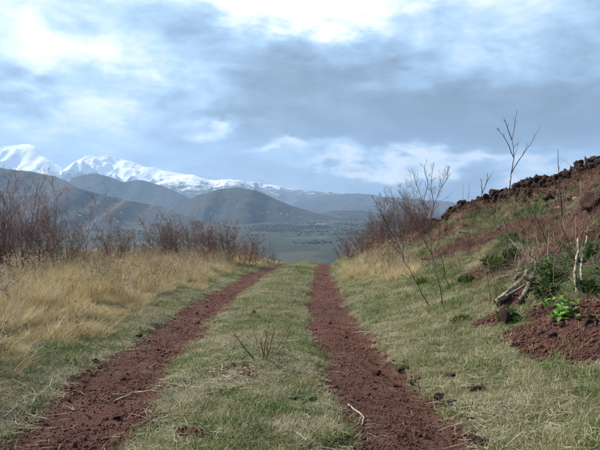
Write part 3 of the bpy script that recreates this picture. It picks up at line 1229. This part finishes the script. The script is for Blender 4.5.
def shrub(label, base, height, spread, nstem, seed, mat, tmat=None, group=None, n1=7, levels=2, lean=(0, 0), r=.018, minr=.0035, name='bare_shrub', cat='shrub', ang=.55):
    rs = np.random.RandomState(seed)
    th = thing(name, label, cat, base, group)
    tw = Tubes()
    for i in range(nstem):
        az = rs.uniform(0, 2 * math.pi)
        el = abs(rs.normal(0, spread))
        d = np.array([math.sin(el) * math.cos(az) + lean[0], math.sin(el) * math.sin(az) + lean[1], math.cos(el)])
        rr = rs.uniform(0, .2) * math.sqrt(nstem)
        bx, by = rr * math.cos(az), rr * math.sin(az)
        p = np.array([bx, by, gz(base[0] + bx, base[1] + by) - base[2] - .06])
        L = height * rs.uniform(.62, 1.06)
        pts = path(rs, p, d, L, 7, .075, .045)
        r0 = r * rs.uniform(.6, 1.2)
        st = Tubes()
        st.add(pts, np.linspace(r0, minr, len(pts)), 5)
        obj('stem', st.mesh('stem', mat), th)
        sprout(rs, tw, pts, r0, 1, n1, .42, ang, .05, minr, levels, .10)
    obj('crown', tw.mesh('crown', tmat or mat), th)
    return th


def build_shrubs():
    # left-hand scrub along the edge of the hilltop: column, metres ahead, height, stems, wording
    left = [(-14, 15.0, 2.6, 12, 'bare red brown shrub cut by the left edge of the photo', .26),
            (8, 15.6, 2.75, 13, 'tall bare shrub nearest the left edge, wholly in view', .24),
            (36, 16.4, 2.7, 13, 'dense bare shrub third from the left edge', .26),
            (58, 17.2, 2.3, 13, 'bare shrub leaning right at the end of the left clump', .30),
            (80, 20.0, .75, 7, 'low thin bare shrub in the gap between left clumps', .35),
            (104, 22.5, 2.0, 7, 'narrow bare shrub standing alone with one tall leader', .16),
            (118, 23.0, 1.5, 6, 'short bare shrub just right of the narrow lone one', .25),
            (140, 24.0, 1.75, 9, 'greyish bare shrub at the left end of the middle thicket', .24),
            (160, 24.4, 2.0, 10, 'bare shrub second from left in the middle thicket', .22),
            (178, 24.8, 2.15, 10, 'tallest bare shrub in the left half of the middle thicket', .22),
            (197, 25.3, 2.05, 10, 'reddish bare shrub at the centre of the middle thicket', .24),
            (214, 26.0, 2.15, 10, 'bare shrub right of centre in the middle thicket', .22),
            (231, 26.8, 1.95, 10, 'bare shrub second from right in the middle thicket', .24),
            (247, 27.6, 1.6, 9, 'rounded bare shrub ending the middle thicket on the right', .30),
            (271, 31.0, .85, 6, 'small bare bush by itself where the left rut meets the valley', .30)]
    for i, (c, y, h, n, lab, spread) in enumerate(left):
        x = (c - 300) / F * y
        z = gz(x, y)
        spread = spread * 1.35
        mat = MAT['twig_grey'] if i in (3, 4, 7) else MAT['twig_red']
        shrub(lab, (x, y, z), h, spread, n, 100 + i, MAT['twig_dark'] if i % 3 == 0 else mat, mat, 'bare scrub on the left side', 15 if h > 1.4 else 10, 3, (.03, 0), .012, .0016 + .00006 * y, ang=.68)
    # right-hand scrub round the end of the bank
    right = [(352, 33.0, 1.1, 10, 'low red brown bush at the very end of the bank by the right rut', .45),
             (362, 31.5, 1.6, 11, 'red brown bush second from the end of the bank', .40),
             (374, 30.5, 1.9, 6, 'leggy bare shrub with a leaning left stem at the bank end', .28),
             (384, 29.5, 1.9, 12, 'dense red brown bush below the leggy shrub', .38),
             (394, 28.8, 2.6, 7, 'tall grey bare shrub behind the red brown bushes', .22),
             (404, 27.5, 2.5, 8, 'tall forked grey shrub in the middle of the right thicket', .24),
             (413, 26.5, 1.7, 12, 'red brown bush in front of the tall grey shrubs', .38),
             (424, 25.0, 1.6, 11, 'red brown bush at the right end of the right thicket', .36),
             (392, 24.0, 1.0, 8, 'low tangled red bush on the slope below the thicket', .48),
             (372, 28.0, .85, 8, 'low red bush above the pale grass at the bank foot', .45)]
    for i, (c, y, h, n, lab, spread) in enumerate(right):
        x = (c - 300) / F * y
        z = gz(x, y)
        mat = MAT['twig_grey'] if i in (2, 4, 5) else MAT['twig_red']
        shrub(lab, (x, y, z), h, spread, n, 200 + i, MAT['twig_dark'] if i in (2, 4, 5) else mat, mat, 'bare scrub at the end of the bank', 15, 3, (-.03, 0), .012, .0016 + .00006 * y, ang=.68)


def sapling(name, label, cat, y, lines, mat, seed, group=None, r=.016, shoots=5, tmat=None, ratio=.28, minr=.004, part='stem', root=None):
    """stems laid out from photo columns/rows at the distance of the ground they grow from"""
    rs = np.random.RandomState(seed)
    c0, r0 = lines[0][0]
    b = at(c0, r0, y) if root is None else root
    b = Vector((b.x, y, gz(b.x, y)))
    th = thing(name, label, cat, b, group)
    tw = Tubes()
    ends = {}
    for li, ln in enumerate(lines):
        P = []
        dy = ends.get(ln[0], 0.0)
        drift = rs.uniform(-.22, .22)
        for k, (c, rw) in enumerate(ln):
            yy = y + dy + drift * k
            ends[(c, rw)] = dy + drift * k
            q = at(c, rw, yy)
            P.append(np.array([q.x - b.x, q.y - b.y, q.z - b.z]))
        if li == 0 or ln[0] == lines[0][0]:
            P[0] = np.array([P[0][0], P[0][1], gz(P[0][0] + b.x, P[0][1] + b.y) - b.z - .05])
        P = np.array(P)
        # refine with slight kinks
        R = [P[0]]
        for k in range(len(P) - 1):
            L = np.linalg.norm(P[k + 1] - P[k])
            for t in (.33, .67, 1.0):
                R.append(P[k] + (P[k + 1] - P[k]) * t + (rs.normal(0, .02 * L, 3) if t < 1 else 0))
        R = np.array(R)
        ra = r if (li == 0 or ln[0] == lines[0][0]) else r * .6
        st = Tubes()
        st.add(R, np.linspace(ra, max(minr, ra * .3), len(R)), 6)
        obj('trunk' if li == 0 and part == 'trunk' else ('branch' if part == 'trunk' else part), st.mesh(part, mat), th)
        if shoots:
            sprout(rs, tw, R, ra, 1, shoots, ratio, .5, .05, minr, 2, .35)
    if shoots:
        obj('crown', tw.mesh('crown', tmat or mat), th)
    return th


def build_saplings():
    sapling('bare_tree', 'slender bare forked tree against the sky on the stone ridge', 'tree', 21.0,
            [[(507, 200), (510, 186), (511, 174)], [(511, 174), (514, 158), (512, 140), (517, 112)], [(511, 174), (519, 160), (530, 145), (538, 131)],
             [(514, 158), (507, 142), (497, 128)], [(512, 140), (507, 126), (504, 118)]], MAT['twig_dark'], 301, None, .030, 5, None, .22, .0045, 'trunk')
    sapling('bare_tree', 'short forked stick of a tree left of the slender ridge tree', 'tree', 23.0,
            [[(480, 204), (482, 194)], [(482, 194), (486, 184), (492, 173)], [(482, 194), (482, 186), (481, 179)], [(486, 184), (488, 178), (487, 174)]],
            MAT['twig_dark'], 302, None, .028, 2, None, .25, .006, 'trunk')
    q = pick(443, 305)
    sapling('bare_sapling', 'tall multi stemmed bare sapling rising in front of the right thicket', 'tree', q.y,
            [[(443, 305), (438, 280), (432, 255), (429, 228)], [(429, 228), (434, 205), (441, 188), (446, 164)], [(429, 228), (423, 205), (417, 186), (412, 168)],
             [(434, 205), (431, 188), (433, 165)], [(441, 188), (447, 178), (448, 166)], [(423, 205), (428, 185), (424, 165)], [(432, 255), (420, 232), (408, 212), (402, 196)]],
            MAT['twig_dark'], 303, None, .010, 10, MAT['twig_grey'], .30, .0022, 'trunk')
    q = pick(431, 306)
    sapling('bare_sapling', 'thin dark sapling leaning left across the grassy bank foot', 'tree', q.y,
            [[(431, 306), (418, 285), (404, 262), (396, 240)], [(396, 240), (386, 222), (372, 196)], [(404, 262), (401, 238), (399, 214)]],
            MAT['twig_dark'], 304, None, .0085, 4, None, .26, .0028, 'trunk')
    q = pick(451, 290)
    sapling('bare_sapling', 'short dark sapling right of the tall multi stemmed one', 'tree', q.y,
            [[(451, 290), (444, 268), (438, 246)], [(438, 246), (440, 225), (437, 212)]], MAT['twig_dark'], 305, None, .009, 3, None, .25, .003, 'trunk')
    q = pick(563, 222)
    sapling('bare_sapling', 'single tall thin stem crossing the stone ridge near the right', 'tree', q.y,
            [[(563, 222), (561, 200), (559, 181), (558, 150)]], MAT['twig_dark'], 306, 'thin stems on the bank', .016, 3, None, .12, .004)
    q = pick(553, 258)
    sapling('bare_sapling', 'dark leaning stem below the brown stump on the bank', 'tree', q.y,
            [[(553, 258), (545, 238), (535, 216), (529, 205)], [(545, 238), (548, 224), (546, 214)]], MAT['twig_red'], 307, 'thin stems on the bank', .012, 4, None, .25, .003)
    q = pick(579, 292)
    sapling('bare_sapling', 'dark stem growing between the two pale trunks', 'tree', q.y,
            [[(578, 288), (576, 262), (578, 240), (580, 205)], [(578, 240), (588, 222), (597, 206)], [(576, 262), (568, 240), (563, 228)]], MAT['twig_red'], 308, 'thin stems on the bank', .010, 5, None, .22, .0028)
    q = pick(508, 300)
    sapling('bare_sapling', 'thin red stem beside the leaning grey logs', 'tree', q.y,
            [[(492, 296), (486, 272), (478, 250), (474, 236)]], MAT['twig_red'], 309, 'thin stems on the bank', .008, 3, None, .2, .0025)
    sapling('bare_sapling', 'faint thin stalk on the ridge crest, left of the short forked tree', 'tree', 24.6,
            [[(464, 210), (463, 198), (463, 184)]], MAT['twig_grey'], 310, 'thin stems on the bank', .011, 2, None, .15, .004)
    sapling('bare_sapling', 'faint thin stalk on the ridge crest, next to the forked tree', 'tree', 24.2,
            [[(468, 208), (468, 198), (470, 182)]], MAT['twig_grey'], 311, 'thin stems on the bank', .011, 2, None, .15, .004)
    q = pick(523, 246)
    sapling('bare_sapling', 'short twiggy red stem on the bank under the ridge tree', 'tree', q.y,
            [[(508, 240), (506, 225), (500, 212)], [(506, 225), (511, 214), (513, 206)]], MAT['twig_red'], 312, 'thin stems on the bank', .010, 5, None, .3, .003)
    # two pale peeling trunks at the right edge
    q = pick(577, 294)
    sapling('dead_tree', 'left of two pale peeling dead trunks by the bright green plant', 'tree', q.y,
            [[(577, 292), (575, 272), (579, 250), (578, 238)]], MAT['pale_bark'], 320, 'pale dead trunks', .022, 0, None, .2, .012)
    q = pick(583, 294)
    sapling('dead_tree', 'right of two pale peeling dead trunks, bending outward', 'tree', q.y,
            [[(582, 292), (581, 270), (583, 252), (587, 236)]], MAT['pale_bark'], 321, 'pale dead trunks', .017, 0, None, .2, .009)
    # cut shrub in the grass between the ruts
    q = pick(263, 360)
    sapling('cut_shrub', 'cut back leafless shrub standing between the wheel ruts', 'shrub', q.y,
            [[(258, 362), (246, 350), (233, 332)], [(260, 362), (252, 346), (248, 337)], [(262, 362), (257, 345), (253, 328)], [(264, 362), (265, 345), (269, 325)],
             [(266, 362), (270, 348), (275, 328)], [(269, 361), (278, 348), (289, 326), (293, 321)], [(268, 361), (282, 348), (290, 331)], [(263, 363), (263, 350), (261, 338)], [(258, 362), (249, 358), (238, 356)],
             [(265, 362), (268, 352), (267, 341)]],
            MAT['twig_red'], 330, None, .0105, 3, MAT['twig_red'], .18, .0032)


build_shrubs()
build_saplings()

# ------------------------------------------------------------------ stone wall on the ridge


def build_wall():
    rs = np.random.RandomState(17)
    stones = [rock_mesh('wall_stone_%d' % i, rs, MAT['wallrock'], 2, .88, .6, 10, .5, .8) for i in range(9)]
    base = Vector((float(np.interp(19.0, _ry, _rx)), 19.0, 0))
    base.z = gz(base.x, base.y)
    th = thing('stone_wall', 'rough dark dry stone wall running along the top of the bank', 'stone wall', base)
    n = 0
    y = 15.6
    while y < 28.6 and n < 290:
        hgt = float(np.interp(y, [r[2] for r in _RIDGE], [r[3] for r in _RIDGE]))
        X = float(np.interp(y, _ry, _rx))
        size = float(np.interp(y, [14, 17, 20, 26, 29], [.125, .125, .12, .11, .10]))
        rows = 2 if hgt > .35 else 1
        if y > 25 and rs.uniform() < .35:
            y += size * 1.6
            continue
        for k in range(rows + 1):
            if k == rows and rs.uniform() < .45:
                continue
            for side in ((-.5, .5) if k < rows else (rs.uniform(-.3, .3),)):
                if n >= 290:
                    break
                s = size * rs.uniform(.6, 1.9)
                x = X + side * size * 2.0 * (1 - .25 * k) + rs.normal(0, .05)
                yy = y + rs.normal(0, .05)
                z = gz(x, yy) + size * (.05 + .9 * k) + rs.normal(0, .025)
                o = obj('stone', stones[rs.randint(len(stones))], th)
                o.location = Vector((x, yy, z)) - base
                o.rotation_euler = rs.uniform(-1.0, 1.0, 2).tolist() + [rs.uniform(0, 6.28)]
                o.scale = (s, s, s * rs.uniform(.8, 1.15))
                n += 1
        y += size * rs.uniform(1.35, 1.7)
    print('wall stones', n)


build_wall()

# ------------------------------------------------------------------ loose rocks, sticks, logs, small plants


def rock(label, col, row, size, seed, mat='scoria', name='rock', group=None, flat=.75, lvl=3, stretch=(1, 1), lift=.30):
    rs = np.random.RandomState(seed)
    p = pick(col, row)
    me = rock_mesh(name, rs, MAT[mat], lvl, flat, .38, 12, .42, .8)
    o = obj(name, me)
    o.location = (p.x, p.y, p.z + size * lift * flat)
    if size < .1:
        size *= 1.35
    o.scale = (size * stretch[0], size * stretch[1], size)
    o.rotation_euler = (rs.uniform(-.2, .2), rs.uniform(-.2, .2), rs.uniform(0, 6.28))
    return tag(o, label, 'rock', group)


def build_rocks():
    g = 'loose red rocks beside the right rut'
    rock('rounded dark red rock in the grass, upper of the right pair', 451, 378, .060, 1, group=g)
    rock('flat dark rock in the grass furthest from the right rut', 476, 391, .060, 2, group=g, flat=.5)
    rock('dark red rock on the right edge of the right rut', 440, 399, .050, 3, group=g)
    rock('lumpy reddish rock touching the rut edge rock, just below it', 447, 405, .060, 4, group=g, flat=.6)
    rock('long low red rock at the grass edge above the right pair', 405, 371, .075, 5, group=g, flat=.45, stretch=(1.5, .8))
    rock('red rock lying inside the right rut near its right side', 377, 376, .055, 6, group=g)
    rock('small flat red rock on the rut edge below the long low one', 396, 387, .032, 7, group=g, flat=.5)
    rock('small dark rock in the short grass below the long low one', 412, 384, .035, 8, group=g)
    rock('dark rock low in the photo at the foot of the right verge', 476, 443, .050, 9, group=g)
    g = 'small rocks along the left rut'
    rock('small dark rock on the far edge of the left rut', 139, 338, .055, 11, group=g)
    rock('tiny rock left of the one on the left rut edge', 130, 333, .030, 12, group=g)
    rock('dark rock on the grassy edge where the left rut widens', 94, 362, .035, 13, group=g)
    rock('dark stone in the middle of the left rut', 117, 419, .030, 14, group=g)
    rock('red clod in the grass right of the left rut', 173, 404, .038, 15, group=g)
    rock('dark clod in the grass above the cut shrub', 254, 314, .050, 16, group=g)
    g = 'big rocks on the bank'
    rock('large dark red boulder cut by the right edge of the photo', 596, 211, .33, 21, group=g, flat=.95, lift=.5)
    rock('low brown rock like a stump in the grass of the upper bank', 555, 222, .24, 23, group=g, flat=.6, stretch=(1.3, .8))
    rock('pale grey slab lying left of the large boulder', 577, 200, .20, 24, 'palestone', 'pale_stone', g, .28, 3, (1.5, .6))
    rock('small white stone beside the brown stump like rock', 559, 210, .10, 25, 'palestone', 'pale_stone', g, .6)
    rock('dark rock half buried above the leaning grey logs', 546, 258, .12, 26, group=g)
    rock('red rock on the bare earth at the right edge', 592, 322, .07, 27, group=g)
    rock('red clod on the bare earth below the bright green plant', 552, 338, .05, 28, group=g)
    rock('rough red clod at the left tip of the bare earth', 517, 346, .045, 29, group=g)
    rock('dark clod in the brown litter under the thicket', 424, 262, .14, 30, group=g)
    rock('dark rock at the end of the bank by the lowest bush', 352, 257, .22, 31, group=g)
    rock('white crumpled scrap at the foot of the bright green plant', 570, 309, .028, 32, 'palestone', 'litter_scrap', None, .7)
    bpy.data.objects['litter_scrap']['category'] = 'litter'


def stick(label, pts, r, mat, seed, name='stick', group=None, lift=.012, cat='stick', k=6, forks=0, taper=.5):
    rs = np.random.RandomState(seed)
    P = [pick(c, rw) for c, rw in pts]
    b = P[0].copy()
    Q = np.array([[p.x - b.x, p.y - b.y, p.z - b.z + lift] for p in P])
    R = [Q[0]]
    for i in range(len(Q) - 1):
        L = np.linalg.norm(Q[i + 1] - Q[i])
        for t in (.25, .5, .75, 1.0):
            q = Q[i] + (Q[i + 1] - Q[i]) * t + rs.normal(0, .012 * L, 3)
            q[2] = max(q[2], gz(q[0] + b.x, q[1] + b.y) - b.z + lift * .8)
            R.append(q)
    R = np.array(R)
    tb = Tubes()
    tb.add(R, np.linspace(r, r * taper, len(R)) * rs.uniform(.85, 1.15, len(R)), k, .38 if cat == 'log' else 0, rs)
    if cat == 'log':      # broken, closed ends
        tb.add(np.array([R[0], R[0] + (R[0] - R[1]) * .15]), [r * .95, r * .05], k)
        tb.add(np.array([R[-1], R[-1] + (R[-1] - R[-2]) * .3]), [r * taper * .9, r * .03], k)
    for i in range(forks):
        j = rs.randint(1, len(R) - 1)
        d = perp(rs, R[j] - R[j - 1], .6)
        d[2] = abs(d[2]) * .2
        q = path(rs, R[j], d, np.linalg.norm(R[-1] - R[0]) * .3, 3, .1, 0)
        tb.add(q, np.linspace(r * .55, r * .3, len(q)), 4)
    o = obj(name, tb.mesh(name, mat))
    o.location = b
    return tag(o, label, cat, group)


def build_sticks():
    g = 'pale sticks on the ground'
    stick('pale forked stick lying across the left rut', [(115, 402), (132, 396), (158, 390)], .0075, MAT['straw'], 1, group=g, forks=1)
    stick('short pale stick beside the forked one in the left rut', [(112, 396), (126, 396), (137, 393)], .006, MAT['straw'], 2, group=g)
    stick('white bent stick on the inner edge of the right rut', [(348, 406), (360, 415), (364, 419), (362, 427)], .0085, MAT['straw'], 3, group=g)
    stick('pale straight stick under the rocks on the right verge', [(468, 416), (490, 416), (508, 416)], .005, MAT['straw'], 4, group=g)
    stick('short pale stick low on the right verge', [(478, 428), (490, 430)], .007, MAT['straw'], 5, group=g)
    stick('pale stick in the grass below the cut shrub', [(226, 384), (236, 377), (246, 372)], .007, MAT['straw'], 6, group=g)
    stick('pale stick low in the grass between the ruts', [(296, 434), (304, 440), (311, 446)], .006, MAT['straw'], 7, group=g)
    stick('pale stick at the bottom edge right of the left rut', [(174, 436), (177, 448)], .006, MAT['straw'], 8, group=g)
    stick('thin pale stick leaning in the grass under the bank foot', [(480, 360), (477, 355), (482, 350)], .005, MAT['straw'], 9, group=g)
    stick('white stick lying on the bank near the right edge', [(584, 235), (592, 234), (600, 233)], .016, MAT['straw'], 10, group=g, lift=.05)
    stick('long bleached stalk on the left verge close to the rut', [(28, 412), (45, 396), (60, 378)], .0065, MAT['straw'], 11, group=g, lift=.05)
    stick('bleached stalk where the left verge meets the bottom corner', [(4, 424), (18, 412), (31, 408)], .0065, MAT['straw'], 12, group=g, lift=.05)
    stick('pale dead branch lying on the bank left of the grey logs', [(497, 282), (510, 278), (517, 275)], .010, MAT['straw'], 13, group=g, lift=.05)
    g = 'weathered logs leaning on the bank'
    stick('longest weathered grey log propped on the red slope', [(498, 306), (512, 294), (526, 280), (537, 264)], .044, MAT['dead_wood'], 21, 'log', g, .05, 'log', 14, 3, .6)
    stick('thin grey log lying just above the longest one', [(514, 284), (524, 274), (534, 262)], .030, MAT['dead_wood'], 22, 'log', g, .04, 'log', 12, 2, .5)
    stick('grey log on the right of the red soil gap', [(519, 306), (527, 292), (534, 278), (541, 264)], .036, MAT['dead_wood'], 23, 'log', g, .05, 'log', 12, 3, .6)
    stick('broken grey log end below the red soil gap', [(531, 306), (540, 296), (546, 288)], .012, MAT['dead_wood'], 24, 'log', g, .05, 'log', 8, 1, .6)


def leaf_plant(name, label, base, n, l0, l1, w, mat, seed, up, cat='plant', group=None, fold=.25, stalk=0.0):
    """broad leaves, each a mesh of its own, on short stalks round a crown"""
    rs = np.random.RandomState(seed)
    th = thing(name, label, cat, base, group)
    for i in range(n):
        az = rs.uniform(0, 6.28)
        L = rs.uniform(l0, l1)
        el = rs.uniform(up - .35, up + .35)
        W = w * rs.uniform(.7, 1.2)
        d = np.array([math.cos(az), math.sin(az), 0])
        s = np.array([-math.sin(az), math.cos(az), 0])
        V = []
        prof = [(0, .10), (.2, .12), (.4, .85), (.6, 1.0), (.8, .7), (1.0, .05)]
        off = np.array([rs.normal(0, .02 + stalk * .3), rs.normal(0, .02 + stalk * .3), -.02 + stalk * rs.uniform(0, 1) ** 1.5])
        p = off.copy()
        e = el
        last = 0
        for t, f in prof:
            p = p + (d * math.cos(e) + np.array([0, 0, math.sin(e)])) * L * (t - last)
            last = t
            e -= .35
            V += [p - s * W * f / 2 + np.array([0, 0, fold * W * f * .5]), p, p + s * W * f / 2 + np.array([0, 0, fold * W * f * .5])]
        Q = []
        for k in range(len(prof) - 1):
            a = 3 * k
            Q += [[a, a + 1, a + 4, a + 3], [a + 1, a + 2, a + 5, a + 4]]
        obj('leaf', mesh_np('leaf', np.array(V), [np.array(Q)], [mat], True), th)
    return th


def tuft_bush(label, col, row, h, seed, mat=None, rad=.35, group='dark green tufts on the bank'):
    """needle-leaved low bush: stems with many short leaf blades"""
    rs = np.random.RandomState(seed)
    p = pick(col, row)
    th = thing('green_bush', label, 'bush', p, group)
    tb = Tubes()
    V = []
    T = []
    h, rad = h * .75, rad * 1.25
    for i in range(40):
        az = rs.uniform(0, 6.28)
        el = rs.uniform(.1, 1.5)
        d = np.array([math.cos(az) * math.cos(el) * rad / h, math.sin(az) * math.cos(el) * rad / h, math.sin(el)])
        q = path(rs, (rs.normal(0, .05), rs.normal(0, .05), -.05), d, h * rs.uniform(.55, 1.1), 4, .12, .04)
        tb.add(q, np.linspace(.006, .003, len(q)), 3)
        for j in range(70):
            t = rs.uniform(.15, 1) * (len(q) - 1)
            k = min(int(t), len(q) - 2)
            b = q[k] + (q[k + 1] - q[k]) * (t - k)
            dd = perp(rs, q[k + 1] - q[k], rs.uniform(.5, 1.3)) * rs.uniform(.025, .065)
            s = np.cross(dd, rs.normal(size=3))
            s = s / (np.linalg.norm(s) + 1e-9) * .008
            n = len(V)
            V += [b - s * .5, b + s * .5, b + dd * .6 + s, b + dd * .6 - s, b + dd]
            T += [[n, n + 1, n + 2], [n, n + 2, n + 3], [n + 3, n + 2, n + 4]]
    obj('stem', tb.mesh('stem', MAT['twig_dark']), th)
    obj('foliage', mesh_np('foliage', np.array(V), [np.array(T)], [mat or MAT['herb']]), th)
    return th


def build_plants():
    p = pick(303, 402)
    leaf_plant('leafy_weed', 'small dark green leafy weed in the middle grass near the bottom', p, 10, .13, .20, .075, MAT['herb'], 1, 1.2)
    p = pick(566, 318)
    th = leaf_plant('leafy_plant', 'bright green leafy plant at the foot of the pale trunks', p, 60, .09, .19, .06, MAT['bright'], 2, .9, stalk=.22)
    p = pick(246, 366)
    leaf_plant('leafy_weed', 'tiny green weed just below the cut shrub', pick(291, 372), 7, .08, .12, .04, MAT['herb'], 3, 1.2)
    tuft_bush('dark green tuft on the slope below the ridge tree', 514, 262, .42, 1)
    tuft_bush('dark green tuft left of the upper end of the grey logs', 503, 270, .30, 2, rad=.3)
    tuft_bush('dark green bush right of the grey logs', 549, 296, .30, 3, rad=.3)
    tuft_bush('green tuft in the grass at the right edge, above the pale trunks', 594, 262, .40, 4, MAT['green'], .4)
    tuft_bush('dark green tuft under the right pale trunk', 592, 290, .25, 5, rad=.25)
    tuft_bush('green tuft high on the bank below the stone wall', 541, 200, .40, 6, MAT['green'], .5)
    tuft_bush('green tuft at the bank foot behind the thin leaning sapling', 424, 284, .22, 7, MAT['green'], .25)
    tuft_bush('green tuft on the lower bank left of the grey logs', 463, 320, .16, 8, MAT['green'], .25)
    tuft_bush('dark tuft below the broken log end', 512, 318, .18, 9, rad=.25)
    tuft_bush('wide dark green bush between the grey logs and the pale trunks', 556, 286, .38, 12, rad=.42)
    tuft_bush('green bush on the open slope right of the red litter patch', 490, 262, .30, 13, MAT['green'], .5)
    tuft_bush('low green bush between the thin stems above the bright green plant', 570, 250, .30, 14, MAT['green'], .5)
    tuft_bush('dark green bush under the upper end of the red litter patch', 470, 282, .25, 15, rad=.4)
    tuft_bush('green tuft beside the left pale trunk', 562, 268, .28, 10, MAT['green'], .3)


build_rocks()
build_sticks()
build_plants()

# ------------------------------------------------------------------ far buildings in the valley


def build_houses():
    rs = np.random.RandomState(5)
    wm = M('pale_render')
    wall = wm.principled((.42, .41, .39), .9)
    rm = M('far_roof')
    roof = rm.principled((.28, .22, .20), .9)
    from mathutils.bvhtree import BVHTree
    trees = []
    for o in C.objects:
        if o.type == 'MESH' and o.name.split('.')[0] in ('valley', 'wooded_hill', 'heath_slope', 'far_ridge'):
            trees.append(BVHTree.FromPolygons([v.co.copy() for v in o.data.vertices], [tuple(p.vertices) for p in o.data.polygons]))
    spots = [(72, 214), (80, 216), (107, 209), (121, 213), (150, 209), (152, 207), (160, 217), (168, 212), (172, 208), (211, 213), (216, 215), (262, 214),
             (268, 212), (276, 213), (281, 214), (287, 215), (292, 213), (300, 217), (204, 226), (118, 222), (96, 221), (333, 222), (226, 229), (255, 226), (140, 224)]
    for i, (c, r) in enumerate(spots):
        a0 = at(c, r, 100.0)
        dr = (a0 - Vector((0, 0, CAM_Z))).normalized()
        best = None
        for tr in trees:
            hit = tr.ray_cast(Vector((0, 0, CAM_Z)) + dr * 800, dr)
            if hit[0] is not None and (best is None or hit[3] < best[3]):
                best = hit
        if best is None:
            continue
        x, y, z = best[0]
        w, d, h = rs.uniform(5, 11), rs.uniform(5, 7), rs.uniform(2.5, 4)
        V = np.array([(-w, -d, -3), (w, -d, -3), (w, d, -3), (-w, d, -3), (-w, -d, h), (w, -d, h), (w, d, h), (-w, d, h), (-w * 1.0, 0, h + 2), (w * 1.0, 0, h + 2)]) * np.array([.5, .5, 1])
        me = mesh_np('far_house', V, [np.array([(0, 1, 5, 4), (1, 2, 6, 5), (2, 3, 7, 6), (3, 0, 4, 7), (4, 5, 9, 8), (6, 7, 8, 9)]), np.array([(5, 6, 9), (7, 4, 8)])], [wall, roof])
        for k in (4, 5):
            me.polygons[k].material_index = 1
        o = obj('far_house', me)
        o.location = (x, y, z)
        o.rotation_euler = (0, 0, rs.uniform(-.6, .6))
        tag(o, 'tiny pale house far off in the hazy valley', 'house', 'pale houses dotted over the valley')


build_houses()

# ------------------------------------------------------------------ the air


def build_haze():
    x0, x1, y0, y1, z0, z1 = -15000, 15000, -15000, 15000, -230, 1300
    V = np.array([(x, y, z) for z in (z0, z1) for y in (y0, y1) for x in (x0, x1)], float)
    Fc = np.array([(0, 2, 3, 1), (4, 5, 7, 6), (0, 1, 5, 4), (2, 6, 7, 3), (0, 4, 6, 2), (1, 3, 7, 5)])
    m = bpy.data.materials.new('valley_air')
    m.use_nodes = True
    t = m.node_tree
    t.nodes.clear()
    out = t.nodes.new('ShaderNodeOutputMaterial')
    v = t.nodes.new('ShaderNodeVolumePrincipled')
    v.inputs['Color'].default_value = (.38, .55, .80, 1)
    v.inputs['Density'].default_value = 8.5e-5
    v.inputs['Anisotropy'].default_value = .2
    t.links.new(v.outputs[0], out.inputs['Volume'])
    o = obj('haze', mesh_np('haze', V, [Fc], [m]))
    tag(o, 'pale blue haze filling the valley air', kind='stuff')


build_haze()
